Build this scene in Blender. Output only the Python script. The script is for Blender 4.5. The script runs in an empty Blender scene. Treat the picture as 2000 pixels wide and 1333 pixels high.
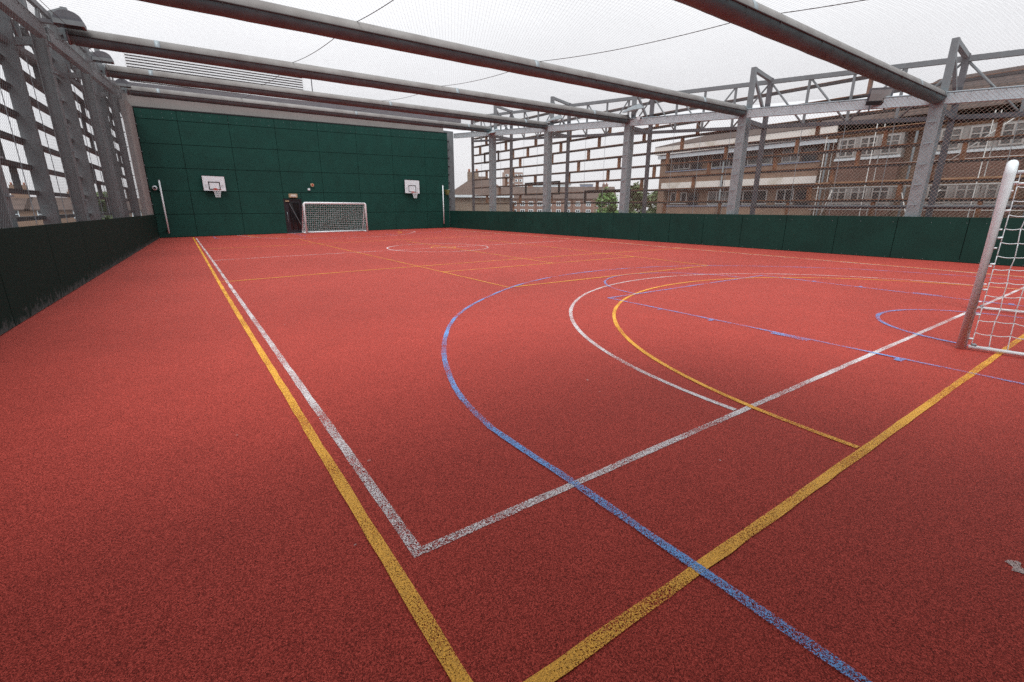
import bpy, math, random
from mathutils import Vector, Matrix
S = bpy.context.scene
COL = S.collection
R = math.radians
sin, cos, pi = math.sin, math.cos, math.pi

# ------------------------------------------------------------------ camera
PITCH, YAW, ROLL, CAM_H, FPX = -0.279017, 0.612315, 0.004213, 1.459318, 905.6027
_f = Vector((sin(YAW) * cos(PITCH), cos(YAW) * cos(PITCH), sin(PITCH)))
_r = Vector((cos(YAW), -sin(YAW), 0))
_u = _r.cross(_f)
RIGHT = _r * cos(ROLL) + _u * sin(ROLL)
UP = -_r * sin(ROLL) + _u * cos(ROLL)
CAM = Vector((0, 0, CAM_H))
cd = bpy.data.cameras.new('camera')
cam = bpy.data.objects.new('camera', cd)
COL.objects.link(cam)
m = Matrix((RIGHT, UP, -_f)).transposed().to_4x4()
m.translation = CAM
cam.matrix_world = m
cd.sensor_width = 36.0
cd.lens = FPX / 2000.0 * 36.0
cd.clip_start = 0.05
cd.clip_end = 6000
S.camera = cam

# ------------------------------------------------------------------ sky, sun, exposure
SUN_EL, SUN_AZ = R(58), R(215)          # azimuth clockwise from +Y
w = bpy.data.worlds.new('World')
S.world = w
w.use_nodes = True
nt = w.node_tree
nt.nodes.clear()
N = nt.nodes.new
out = N('ShaderNodeOutputWorld'); bg1 = N('ShaderNodeBackground'); bg2 = N('ShaderNodeBackground'); add = N('ShaderNodeAddShader')
sky = N('ShaderNodeTexSky'); sky.sky_type = 'NISHITA'; sky.sun_disc = False
sky.sun_elevation = SUN_EL; sky.sun_rotation = SUN_AZ
hs = N('ShaderNodeHueSaturation'); hs.inputs['Saturation'].default_value = 0.12; hs.inputs['Value'].default_value = 0.45
nt.links.new(sky.outputs[0], hs.inputs['Color'])
nt.links.new(hs.outputs[0], bg1.inputs[0]); bg1.inputs[1].default_value = 0.05
tc = N('ShaderNodeTexCoord'); sep = N('ShaderNodeSeparateXYZ'); ramp = N('ShaderNodeValToRGB')
nt.links.new(tc.outputs['Generated'], sep.inputs[0]); nt.links.new(sep.outputs[2], ramp.inputs[0])
e = ramp.color_ramp.elements
e[0].position = 0.0; e[0].color = (0.48, 0.48, 0.50, 1)
e[1].position = 0.42; e[1].color = (0.78, 0.785, 0.80, 1)
el = e.new(0.16); el.color = (0.58, 0.583, 0.603, 1)
cn = N('ShaderNodeTexNoise'); cn.inputs['Scale'].default_value = 2.2; cn.inputs['Detail'].default_value = 5
mp = N('ShaderNodeMapping'); mp.inputs['Scale'].default_value = (1, 1, 2.6)
nt.links.new(tc.outputs['Generated'], mp.inputs[0]); nt.links.new(mp.outputs[0], cn.inputs['Vector'])
mr = N('ShaderNodeMapRange'); mr.inputs['To Min'].default_value = 0.80; mr.inputs['To Max'].default_value = 1.12
nt.links.new(cn.outputs['Fac'], mr.inputs['Value'])
mul = N('ShaderNodeMix'); mul.data_type = 'RGBA'; mul.blend_type = 'MULTIPLY'; mul.inputs['Factor'].default_value = 1
nt.links.new(ramp.outputs[0], mul.inputs['A']); nt.links.new(mr.outputs[0], mul.inputs['B'])
nt.links.new(mul.outputs['Result'], bg2.inputs[0]); bg2.inputs[1].default_value = 1.0
nt.links.new(bg1.outputs[0], add.inputs[0]); nt.links.new(bg2.outputs[0], add.inputs[1])
nt.links.new(add.outputs[0], out.inputs[0])
sd = bpy.data.lights.new('sun', 'SUN'); sd.energy = 1.5; sd.angle = R(32); sd.color = (1, .97, .93)
so = bpy.data.objects.new('sun', sd); COL.objects.link(so)
sdir = Vector((sin(SUN_AZ) * cos(SUN_EL), cos(SUN_AZ) * cos(SUN_EL), sin(SUN_EL)))
so.rotation_euler = sdir.to_track_quat('Z', 'Y').to_euler()
so.location = (0, 0, 60)
S.view_settings.view_transform = 'Standard'
S.view_settings.look = 'None'
S.view_settings.exposure = 0.52
S.view_settings.gamma = 1.0
S.render.film_transparent = False
S.cycles.use_denoising = False
S.cycles.max_bounces = 6
S.cycles.transparent_max_bounces = 12

# ------------------------------------------------------------------ helpers: photo measurements to points in the place
def ray(u, v):
    return RIGHT * ((u - 1000) / FPX) + UP * (-(v - 666.5) / FPX) + _f
def fl(u, v, z=0.0):
    d = ray(u, v); return CAM + d * ((z - CAM_H) / d.z)
def onplane(u, v, P, D):
    n = Vector((-D[1], D[0], 0)); d = ray(u, v)
    return CAM + d * ((Vector(P) - CAM).dot(n) / d.dot(n))
def at(u, v, dist):
    d = ray(u, v); return CAM + d * (dist / math.hypot(d.x, d.y))
def lerp(a, b, t): return a + (b - a) * t

# ------------------------------------------------------------------ materials
MATS = {}
def mat(name, col, rough=.7, var=.12, scale=3.0, metal=0.0, bump=0.0, bscale=60.0, spec=.5, col2=None, mixlo=.4, mixhi=.6, detail=4):
    if name in MATS: return MATS[name]
    M = bpy.data.materials.new(name); M.use_nodes = True
    t = M.node_tree; b = t.nodes['Principled BSDF']
    L = t.links.new; n = t.nodes.new
    b.inputs['Roughness'].default_value = rough; b.inputs['Metallic'].default_value = metal
    b.inputs['Specular IOR Level'].default_value = spec
    tc = n('ShaderNodeTexCoord')
    ns = n('ShaderNodeTexNoise'); ns.inputs['Scale'].default_value = scale; ns.inputs['Detail'].default_value = detail
    L(tc.outputs['Object'], ns.inputs['Vector'])
    rp = n('ShaderNodeValToRGB')
    c2 = col2 or tuple(c * (1 - var) for c in col); c1 = col if col2 else tuple(min(1, c * (1 + var)) for c in col)
    rp.color_ramp.elements[0].position = mixlo if col2 else .3; rp.color_ramp.elements[0].color = (*c2, 1)
    rp.color_ramp.elements[1].position = mixhi if col2 else .7; rp.color_ramp.elements[1].color = (*c1, 1)
    L(ns.outputs['Fac'], rp.inputs[0]); L(rp.outputs[0], b.inputs['Base Color'])
    if bump:
        n2 = n('ShaderNodeTexNoise'); n2.inputs['Scale'].default_value = bscale
        L(tc.outputs['Object'], n2.inputs['Vector'])
        bp = n('ShaderNodeBump'); bp.inputs['Strength'].default_value = bump; bp.inputs['Distance'].default_value = .01
        L(n2.outputs['Fac'], bp.inputs['Height']); L(bp.outputs[0], b.inputs['Normal'])
    MATS[name] = M
    return M

def brick_mat(name, c1, c2, mortar, sx=1.0, axis='X'):
    M = bpy.data.materials.new(name); M.use_nodes = True
    t = M.node_tree; b = t.nodes['Principled BSDF']; L = t.links.new; n = t.nodes.new
    tc = n('ShaderNodeTexCoord'); se = n('ShaderNodeSeparateXYZ'); co = n('ShaderNodeCombineXYZ'); ad = n('ShaderNodeMath'); ad.operation = 'ADD'
    L(tc.outputs['Object'], se.inputs[0]); L(se.outputs[0], ad.inputs[0]); L(se.outputs[1], ad.inputs[1])
    L(ad.outputs[0], co.inputs[0]); L(se.outputs[2], co.inputs[1])
    br = n('ShaderNodeTexBrick'); br.inputs['Scale'].default_value = 1
    br.inputs['Brick Width'].default_value = .23 * sx; br.inputs['Row Height'].default_value = .075 * sx; br.inputs['Mortar Size'].default_value = .008 * sx
    br.inputs['Color1'].default_value = (*c1, 1); br.inputs['Color2'].default_value = (*c2, 1); br.inputs['Mortar'].default_value = (*mortar, 1)
    L(co.outputs[0], br.inputs['Vector'])
    ns = n('ShaderNodeTexNoise'); ns.inputs['Scale'].default_value = 0.7; ns.inputs['Detail'].default_value = 5
    L(tc.outputs['Object'], ns.inputs['Vector'])
    mr = n('ShaderNodeMapRange'); mr.inputs['To Min'].default_value = .65; mr.inputs['To Max'].default_value = 1.3
    L(ns.outputs['Fac'], mr.inputs['Value'])
    mx = n('ShaderNodeMix'); mx.data_type = 'RGBA'; mx.blend_type = 'MULTIPLY'; mx.inputs['Factor'].default_value = 1
    L(br.outputs['Color'], mx.inputs['A']); L(mr.outputs[0], mx.inputs['B']); L(mx.outputs['Result'], b.inputs['Base Color'])
    b.inputs['Roughness'].default_value = .9
    MATS[name] = M
    return M

def tile_mat(name, c1, c2):
    M = bpy.data.materials.new(name); M.use_nodes = True
    t = M.node_tree; b = t.nodes['Principled BSDF']; L = t.links.new; n = t.nodes.new
    tc = n('ShaderNodeTexCoord'); se = n('ShaderNodeSeparateXYZ'); co = n('ShaderNodeCombineXYZ'); ad = n('ShaderNodeMath'); ad.operation = 'ADD'
    L(tc.outputs['Object'], se.inputs[0]); L(se.outputs[0], ad.inputs[0]); L(se.outputs[1], ad.inputs[1])
    L(se.outputs[1], co.inputs[0]); L(se.outputs[2], co.inputs[1])
    br = n('ShaderNodeTexBrick'); br.inputs['Scale'].default_value = 1
    br.inputs['Brick Width'].default_value = .3; br.inputs['Row Height'].default_value = .2; br.inputs['Mortar Size'].default_value = .03
    br.inputs['Color1'].default_value = (*c1, 1); br.inputs['Color2'].default_value = (*c2, 1)
    br.inputs['Mortar'].default_value = (*[x * .35 for x in c1], 1)
    L(co.outputs[0], br.inputs['Vector']); L(br.outputs['Color'], b.inputs['Base Color'])
    bp = n('ShaderNodeBump'); bp.inputs['Strength'].default_value = .5; L(br.outputs['Fac'], bp.inputs['Height']); bp.invert = True
    L(bp.outputs[0], b.inputs['Normal'])
    b.inputs['Roughness'].default_value = .85
    MATS[name] = M
    return M

def floor_nodes(M):
    """red rubber crumb: returns (colour socket, bump socket)"""
    t = M.node_tree; L = t.links.new; n = t.nodes.new
    tc = n('ShaderNodeTexCoord')
    def noise(scale, detail=3, rough=.6):
        x = n('ShaderNodeTexNoise'); x.inputs['Scale'].default_value = scale; x.inputs['Detail'].default_value = detail; x.inputs['Roughness'].default_value = rough
        L(tc.outputs['Object'], x.inputs['Vector']); return x
    vo = n('ShaderNodeTexVoronoi'); vo.inputs['Scale'].default_value = 270; L(tc.outputs['Object'], vo.inputs['Vector'])
    vs = n('ShaderNodeSeparateColor'); L(vo.outputs['Color'], vs.inputs[0])
    n1 = noise(120, 3, .8); av = n('ShaderNodeMath'); av.operation = 'MULTIPLY_ADD'; av.inputs[1].default_value = .55; L(vs.outputs[0], av.inputs[0])
    ns_ = n('ShaderNodeMath'); ns_.operation = 'MULTIPLY'; ns_.inputs[1].default_value = .45; L(n1.outputs['Fac'], ns_.inputs[0]); L(ns_.outputs[0], av.inputs[2])
    big = noise(.45, 5, .6); mid = noise(2.6, 6, .68)
    rp = n('ShaderNodeValToRGB')
    E_ = rp.color_ramp.elements
    E_[0].position = .16; E_[0].color = (.085, .010, .007, 1)
    E_[1].position = .84; E_[1].color = (.77, .120, .090, 1)
    x = E_.new(.5); x.color = (.385, .045, .033, 1)
    L(av.outputs[0], rp.inputs[0])
    m1 = n('ShaderNodeMapRange'); m1.inputs['To Min'].default_value = .84; m1.inputs['To Max'].default_value = 1.15; L(big.outputs['Fac'], m1.inputs['Value'])
    m2 = n('ShaderNodeMapRange'); m2.inputs['To Min'].default_value = .86; m2.inputs['To Max'].default_value = 1.12; L(mid.outputs['Fac'], m2.inputs['Value'])
    mm = n('ShaderNodeMath'); mm.operation = 'MULTIPLY'; L(m1.outputs[0], mm.inputs[0]); L(m2.outputs[0], mm.inputs[1])
    mx = n('ShaderNodeMix'); mx.data_type = 'RGBA'; mx.blend_type = 'MULTIPLY'; mx.inputs['Factor'].default_value = 1
    L(rp.outputs[0], mx.inputs['A']); L(mm.outputs[0], mx.inputs['B'])
    bp = n('ShaderNodeBump'); bp.inputs['Strength'].default_value = .12; bp.inputs['Distance'].default_value = .0015
    L(av.outputs[0], bp.inputs['Height'])
    return mx.outputs['Result'], bp.outputs[0], tc, av
def make_floor():
    M = bpy.data.materials.new('red_rubber_crumb'); M.use_nodes = True
    b = M.node_tree.nodes['Principled BSDF']
    c, nrm, tc, _ = floor_nodes(M)
    M.node_tree.links.new(c, b.inputs['Base Color']); M.node_tree.links.new(nrm, b.inputs['Normal'])
    b.inputs['Roughness'].default_value = .7; b.inputs['Specular IOR Level'].default_value = .14
    b.inputs['Sheen Weight'].default_value = .12; b.inputs['Sheen Roughness'].default_value = .35; b.inputs['Sheen Tint'].default_value = (1, .84, .76, 1)
    MATS['floor'] = M
    return M
def paint_mat(name, col, wear, bright=1.0):
    M = bpy.data.materials.new(name); M.use_nodes = True
    t = M.node_tree; L = t.links.new; n = t.nodes.new; b = t.nodes['Principled BSDF']
    c, nrm, tc, fine = floor_nodes(M)
    sp = n('ShaderNodeTexNoise'); sp.inputs['Scale'].default_value = 170; sp.inputs['Detail'].default_value = 3; sp.inputs['Roughness'].default_value = .7
    L(tc.outputs['Object'], sp.inputs['Vector'])
    big = n('ShaderNodeTexNoise'); big.inputs['Scale'].default_value = 1.7; big.inputs['Detail'].default_value = 4
    L(tc.outputs['Object'], big.inputs['Vector'])
    md = n('ShaderNodeMapRange'); md.inputs['From Min'].default_value = .3; md.inputs['From Max'].default_value = .7
    md.inputs['To Min'].default_value = wear - .09; md.inputs['To Max'].default_value = wear + .09; L(big.outputs['Fac'], md.inputs['Value'])
    v2 = n('ShaderNodeTexVoronoi'); v2.inputs['Scale'].default_value = 230; L(tc.outputs['Object'], v2.inputs['Vector'])
    s2 = n('ShaderNodeSeparateColor'); L(v2.outputs['Color'], s2.inputs[0])
    ma = n('ShaderNodeMath'); ma.operation = 'MULTIPLY_ADD'; ma.inputs[1].default_value = .22; L(s2.outputs[1], ma.inputs[0])
    mb_ = n('ShaderNodeMath'); mb_.operation = 'MULTIPLY'; mb_.inputs[1].default_value = .78; L(sp.outputs['Fac'], mb_.inputs[0]); L(mb_.outputs[0], ma.inputs[2])
    sb = n('ShaderNodeMath'); sb.operation = 'SUBTRACT'; L(ma.outputs[0], sb.inputs[0]); L(md.outputs[0], sb.inputs[1])
    r2 = n('ShaderNodeMapRange'); r2.inputs['From Min'].default_value = -.035; r2.inputs['From Max'].default_value = .035; L(sb.outputs[0], r2.inputs['Value'])
    vr = n('ShaderNodeMapRange'); vr.inputs['From Min'].default_value = .3; vr.inputs['From Max'].default_value = .7; vr.inputs['To Min'].default_value = .72; vr.inputs['To Max'].default_value = 1.22
    L(fine.outputs[0], vr.inputs['Value'])
    pc = n('ShaderNodeMix'); pc.data_type = 'RGBA'; pc.blend_type = 'MULTIPLY'; pc.inputs['Factor'].default_value = 1; pc.inputs['A'].default_value = (*col, 1); L(vr.outputs[0], pc.inputs['B'])
    tr = n('ShaderNodeBsdfTransparent'); ms = n('ShaderNodeMixShader')
    L(pc.outputs['Result'], b.inputs['Base Color']); L(nrm, b.inputs['Normal'])
    b.inputs['Roughness'].default_value = .6
    L(r2.outputs[0], ms.inputs[0]); L(tr.outputs[0], ms.inputs[1]); L(b.outputs[0], ms.inputs[2])
    L(ms.outputs[0], t.nodes['Material Output'].inputs[0])
    MATS[name] = M
    return M

FLOOR = make_floor()
P_WHITE = paint_mat('worn_white_paint', (.84, .80, .82), .492)
P_YELLOW = paint_mat('worn_yellow_paint', (.95, .47, .045), .435)
P_BLUE = paint_mat('worn_blue_paint', (.16, .43, .92), .522)
GREEN = mat('green_panel', (.0045, .052, .041), .72, .13, 1.6, bump=.12, bscale=220, spec=.3)
GREENJ = mat('panel_joint', (.004, .010, .009), .9, .1)
GREENLOW = mat('green_low_panel', (.0045, .041, .032), .7, .15, 1.5, bump=.1, bscale=200, spec=.3)
GALV = mat('galvanised_steel', (.29, .345, .375), .5, .14, 7, .2, bump=.04, bscale=30)
GALVB = mat('galvanised_beam', (.50, .60, .655), .5, .08, 5, .1)
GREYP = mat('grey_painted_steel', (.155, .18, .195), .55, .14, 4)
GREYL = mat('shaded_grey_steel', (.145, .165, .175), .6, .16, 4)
DARKS = mat('dark_grey_steel', (.070, .075, .090), .5, .18, 5)
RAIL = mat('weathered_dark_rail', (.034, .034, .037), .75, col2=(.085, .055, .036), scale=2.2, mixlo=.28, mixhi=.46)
RUST = mat('rusty_brown_steel', (.27, .125, .060), .85, col2=(.15, .072, .040), scale=6, mixlo=.35, mixhi=.65)
TUBE = mat('aged_grey_tube', (.25, .245, .24), .6, col2=(.19, .18, .175), scale=2.5, mixlo=.35, mixhi=.65)
PAD = mat('dark_vinyl_padding', (.080, .130, .142), .45, col2=(.056, .092, .102), scale=3.2, mixlo=.35, mixhi=.65, bump=.25, bscale=9, spec=.6)
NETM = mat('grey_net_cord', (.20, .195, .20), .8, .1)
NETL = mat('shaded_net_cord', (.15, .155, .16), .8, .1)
NETD = mat('side_net_cord', (.41, .36, .31), .8, .1)
CORD = mat('dark_cord', (.05, .035, .035), .8, .1)
WHITE = mat('white_paint', (.82, .90, .94), .4, .05, 6)
NETW = mat('white_cord', (.76, .83, .87), .7, .05)
WHITEB = mat('white_board', (.72, .81, .86), .45, .04, 3)
BLACK = mat('black_paint', (.012, .012, .014), .5, .1)
REDP = mat('red_rim_paint', (.40, .045, .030), .45, .1)
BEIGE = mat('beige_cladding', (.27, .255, .245), .8, .07, 1.5)
SLATE = mat('slate_grey_trim', (.13, .135, .155), .6, .1, 2)
CREAM = mat('cream_render', (.74, .72, .68), .8, col2=(.50, .46, .38), scale=.9, mixlo=.28, mixhi=.46)
FRAMEW = mat('window_frame_white', (.46, .455, .44), .5, .06, 3)
GREYW = mat('grey_white_panel', (.36, .355, .345), .7, .08, 1)
LOUV = mat('white_louvre', (.84, .85, .87), .6, .04, 1)
LOUVD = mat('louvre_backing', (.10, .078, .072), .8, .1, 1)
GLASS = mat('window_glass', (.045, .045, .05), .12, .3, .7, spec=.8)
CGLASS = mat('curtained_glass', (.20, .195, .19), .25, col2=(.07, .07, .07), scale=.9, mixlo=.4, mixhi=.6, spec=.7)
DGLASS = mat('door_glass', (.010, .008, .010), .1, .3, .7, spec=.7)
BRICK = brick_mat('brown_brick', (.265, .165, .112), (.20, .125, .088), (.27, .21, .17))
BRICKR = brick_mat('red_brown_brick', (.235, .125, .095), (.185, .10, .08), (.26, .21, .18))
BRICKG = brick_mat('yellow_grey_brick', (.25, .185, .135), (.19, .145, .11), (.27, .24, .21))
TILE = tile_mat('brown_roof_tile', (.080, .046, .035), (.058, .036, .028))
TILED = mat('distant_roof_tile', (.095, .068, .058), .9, .2, 1.2)
WOOD = mat('scaffold_board', (.33, .20, .115), .85, .25, 2.5)
SCAF = mat('scaffold_tube', (.40, .40, .39), .45, .15, 6, .3)
BARK = mat('bark', (.10, .075, .055), .9, .2)
LEAF = mat('bright_leaf', (.12, .22, .06), .6, .45, 1.1)
LEAFD = mat('dull_leaf', (.105, .15, .06), .65, .45, .9)
ASPH = mat('city_ground', (.17, .17, .165), .9, .25, .05)
PINK = mat('terracotta', (.32, .13, .08), .8, .15)
BRASS = mat('beige_plastic', (.42, .32, .20), .5, .1)
PALE = mat('lamp_lens', (.62, .60, .55), .3, .08)
LIME = mat('olive_plastic', (.16, .17, .06), .6, .15)
BLUEG = mat('blue_grey_cladding', (.20, .24, .33), .7, .1, .2)
PINKB = brick_mat('tower_brick', (.30, .20, .17), (.26, .175, .15), (.34, .28, .25), 4)
SCUFFM = paint_mat('white_scuff_paint', (.58, .44, .42), .45)

def scuffed_low():
    """dark low panel, grazed white along its foot (height above floor = object z)"""
    M = bpy.data.materials.new('scuffed_dark_panel'); M.use_nodes = True
    t = M.node_tree; L = t.links.new; n = t.nodes.new; b = t.nodes['Principled BSDF']
    tc = n('ShaderNodeTexCoord'); se = n('ShaderNodeSeparateXYZ'); L(tc.outputs['Object'], se.inputs[0])
    ns = n('ShaderNodeTexNoise'); ns.inputs['Scale'].default_value = 9; ns.inputs['Detail'].default_value = 8; ns.inputs['Roughness'].default_value = .7
    mp = n('ShaderNodeMapping'); mp.inputs['Scale'].default_value = (1, 1, .9); L(tc.outputs['Object'], mp.inputs[0]); L(mp.outputs[0], ns.inputs['Vector'])
    a = n('ShaderNodeMapRange'); a.inputs['From Min'].default_value = 0; a.inputs['From Max'].default_value = .30; a.inputs['To Min'].default_value = .13; a.inputs['To Max'].default_value = -.22
    L(se.outputs[2], a.inputs['Value'])
    ad = n('ShaderNodeMath'); ad.operation = 'ADD'; L(a.outputs[0], ad.inputs[0]); L(ns.outputs['Fac'], ad.inputs[1])
    r = n('ShaderNodeMapRange'); r.inputs['From Min'].default_value = .47; r.inputs['From Max'].default_value = .66; L(ad.outputs[0], r.inputs['Value'])
    f2 = n('ShaderNodeTexNoise'); f2.inputs['Scale'].default_value = .8; f2.inputs['Detail'].default_value = 5; L(tc.outputs['Object'], f2.inputs['Vector'])
    base = n('ShaderNodeMix'); base.data_type = 'RGBA'; base.inputs['A'].default_value = (.003, .021, .0165, 1); base.inputs['B'].default_value = (.0045, .020, .0155, 1); L(f2.outputs['Fac'], base.inputs['Factor'])
    mx = n('ShaderNodeMix'); mx.data_type = 'RGBA'; mx.inputs['B'].default_value = (.075, .085, .085, 1)
    L(r.outputs[0], mx.inputs['Factor']); L(base.outputs['Result'], mx.inputs['A']); L(mx.outputs['Result'], b.inputs['Base Color'])
    b.inputs['Roughness'].default_value = .8; b.inputs['Specular IOR Level'].default_value = .15
    return M
SCUFFED = scuffed_low()

# ------------------------------------------------------------------ mesh builder
class MB:
    def __init__(s): s.v = []; s.f = []; s.sm = []; s.mi = []; s.cur = 0
    def face(s, idx, smooth=False): s.f.append(tuple(idx)); s.sm.append(smooth); s.mi.append(s.cur)
    def add(s, vs): b = len(s.v); s.v += [tuple(x) for x in vs]; return b
    def hexa(s, p):                    # p: 4 bottom (ccw from above) + 4 top
        b = s.add(p)
        for q in ((3, 2, 1, 0), (4, 5, 6, 7), (0, 1, 5, 4), (1, 2, 6, 5), (2, 3, 7, 6), (3, 0, 4, 7)): s.face([b + i for i in q])
        return s
    def box(s, x0, x1, y0, y1, z0, z1):
        return s.hexa([(x0, y0, z0), (x1, y0, z0), (x1, y1, z0), (x0, y1, z0), (x0, y0, z1), (x1, y0, z1), (x1, y1, z1), (x0, y1, z1)])
    def obox(s, o, X, Y, Z, x0, x1, y0, y1, z0, z1):   # oriented box in the frame o, X, Y, Z
        o = Vector(o); P = lambda a, b_, c: o + X * a + Y * b_ + Z * c
        return s.hexa([P(x0, y0, z0), P(x1, y0, z0), P(x1, y1, z0), P(x0, y1, z0), P(x0, y0, z1), P(x1, y0, z1), P(x1, y1, z1), P(x0, y1, z1)])
    def bar(s, a, b, w, h, up=(0, 0, 1)):
        a = Vector(a); b = Vector(b); d = (b - a); l = d.length; d.normalize()
        up = Vector(up); x = d.cross(up)
        if x.length < 1e-4: x = d.cross(Vector((0, 1, 0)))
        x.normalize(); z = x.cross(d)
        return s.obox(a, x, d, z, -w / 2, w / 2, 0, l, -h / 2, h / 2)
    def tube(s, a, b, r, n=10, caps=True, r2=None):
        a = Vector(a); b = Vector(b); d = (b - a).normalized(); r2 = r if r2 is None else r2
        x = d.cross(Vector((0, 0, 1)))
        if x.length < 1e-3: x = Vector((1, 0, 0))
        x.normalize(); y = d.cross(x)
        i0 = s.add([a + (x * cos(2 * pi * k / n) + y * sin(2 * pi * k / n)) * r for k in range(n)])
        i1 = s.add([b + (x * cos(2 * pi * k / n) + y * sin(2 * pi * k / n)) * r2 for k in range(n)])
        for k in range(n): s.face((i0 + k, i0 + (k + 1) % n, i1 + (k + 1) % n, i1 + k), n > 5)
        if caps: s.face([i0 + k for k in reversed(range(n))]); s.face([i1 + k for k in range(n)])
        return s
    def path(s, pts, r, n=6, closed=False):
        pts = [Vector(p) for p in pts]; m_ = len(pts); rings = []
        for i, p in enumerate(pts):
            a = pts[i - 1] if (i or closed) else p; c = pts[(i + 1) % m_] if (i < m_ - 1 or closed) else p
            d = (c - a).normalized(); x = d.cross(Vector((0, 0, 1)))
            if x.length < 1e-3: x = d.cross(Vector((0, 1, 0)))
            x.normalize(); y = d.cross(x)
            rings.append(s.add([p + (x * cos(2 * pi * k / n) + y * sin(2 * pi * k / n)) * r for k in range(n)]))
        for i in range(m_ if closed else m_ - 1):
            a = rings[i]; c = rings[(i + 1) % m_]
            for k in range(n): s.face((a + k, a + (k + 1) % n, c + (k + 1) % n, c + k), n > 4)
        if not closed: s.face([rings[0] + k for k in reversed(range(n))]); s.face([rings[-1] + k for k in range(n)])
        return s
    def quad(s, a, b, c, d): i = s.add([a, b, c, d]); s.face((i, i + 1, i + 2, i + 3)); return s
    def prism(s, poly, off):           # poly: closed 3D outline, extruded by off
        off = Vector(off); n = len(poly); i = s.add(poly); j = s.add([Vector(p) + off for p in poly])
        s.face([i + k for k in reversed(range(n))]); s.face([j + k for k in range(n)])
        for k in range(n): s.face((i + k, i + (k + 1) % n, j + (k + 1) % n, j + k))
        return s
    def disc(s, c, nrm, r, th, n=16):
        c = Vector(c); nrm = Vector(nrm).normalized(); return s.tube(c - nrm * th / 2, c + nrm * th / 2, r, n)
    def build(s, name, mt, parent=None):
        me = bpy.data.meshes.new(name)
        o = parent; off = Vector((0, 0, 0))
        while o is not None: off += Vector(o.location); o = o.parent
        me.from_pydata([(Vector(p) - off) for p in s.v], [], s.f)
        for mm_ in (mt if isinstance(mt, (list, tuple)) else [mt]): me.materials.append(mm_)
        me.polygons.foreach_set('use_smooth', s.sm); me.polygons.foreach_set('material_index', s.mi)
        me.update()
        ob = bpy.data.objects.new(name, me); COL.objects.link(ob)
        if parent is not None: ob.parent = parent
        return ob
def tag(o, label, cat, group=None, kind=None):
    if label: o['label'] = label
    if cat: o['category'] = cat
    if group: o['group'] = group
    o['kind'] = kind or 'thing'
    return o
def thing(name, label, cat, loc, group=None):
    o = bpy.data.objects.new(name, None); COL.objects.link(o); o.location = loc; o.empty_display_size = .3
    return tag(o, label, cat, group)
def scatter(ob, parent, pts):                                    # copies of one small part at other places on the same thing
    for p in pts:
        c = ob.copy(); COL.objects.link(c); c.parent = parent; c.location = ob.location + Vector(p)
def struct(o): o['kind'] = 'structure'; return o
def V(*a): return Vector(a)
Z = V(0, 0, 1)

# ------------------------------------------------------------------ key lines of the place
RA, RB = V(18.4, 2, 0), V(17.15, 32.77, 0)                   # foot of the right low wall
RD = (RB - RA).normalized(); RN = V(RD.y, -RD.x, 0)          # along, outward (+X)
LA, LB = V(-1.886, 7.654, 0), V(-.772, 28.613, 0)            # foot of the left low wall
LD = (LB - LA).normalized(); LN = V(-LD.y, LD.x, 0)          # along, outward (-X)
EA = V(-.772, 28.613, 0); ED = V(17.371, 4.02, 0).normalized(); EN = V(-ED.y, ED.x, 0)   # end wall: along, outward (+Y)
def RPt(y, off=0.0, z=0.0):
    p = RA + RN * off; t = (y - p.y) / RD.y; q = p + RD * t; return V(q.x, q.y, z)
def LPt(y, off=0.0, z=0.0):
    p = LA + LN * off; t = (y - p.y) / LD.y; q = p + LD * t; return V(q.x, q.y, z)
def EPt(t, z=0.0, off=0.0): q = EA + ED * t + EN * off; return V(q.x, q.y, z)
def beam_z(y): return 4.35 + .0708 * y                        # top of the eaves beam, rising with the roof
def chord_z(y): return 5.44 + .076 * y
def lower_z(y): return 3.83 + .075 * y
def tube_z(y): return 4.185 + .0785 * y
ST = [5.05, 10.8, 16.35, 22.1, 27.6]
ORD = ['nearest', 'second nearest', 'third nearest', 'fourth nearest', 'fifth nearest', 'farthest']
LOWZ = 1.262
GZ = -6.0

# ------------------------------------------------------------------ ground, deck, markings
b = MB(); n_ = 24
b.quad((-2500, -2500, GZ), (2500, -2500, GZ), (2500, 2500, GZ), (-2500, 2500, GZ))
struct(b.build('ground', ASPH))
b = MB(); b.box(-4.5, 21.5, -2.6, 36, GZ + .004, 0)
struct(b.build('court_floor', FLOOR))

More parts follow.
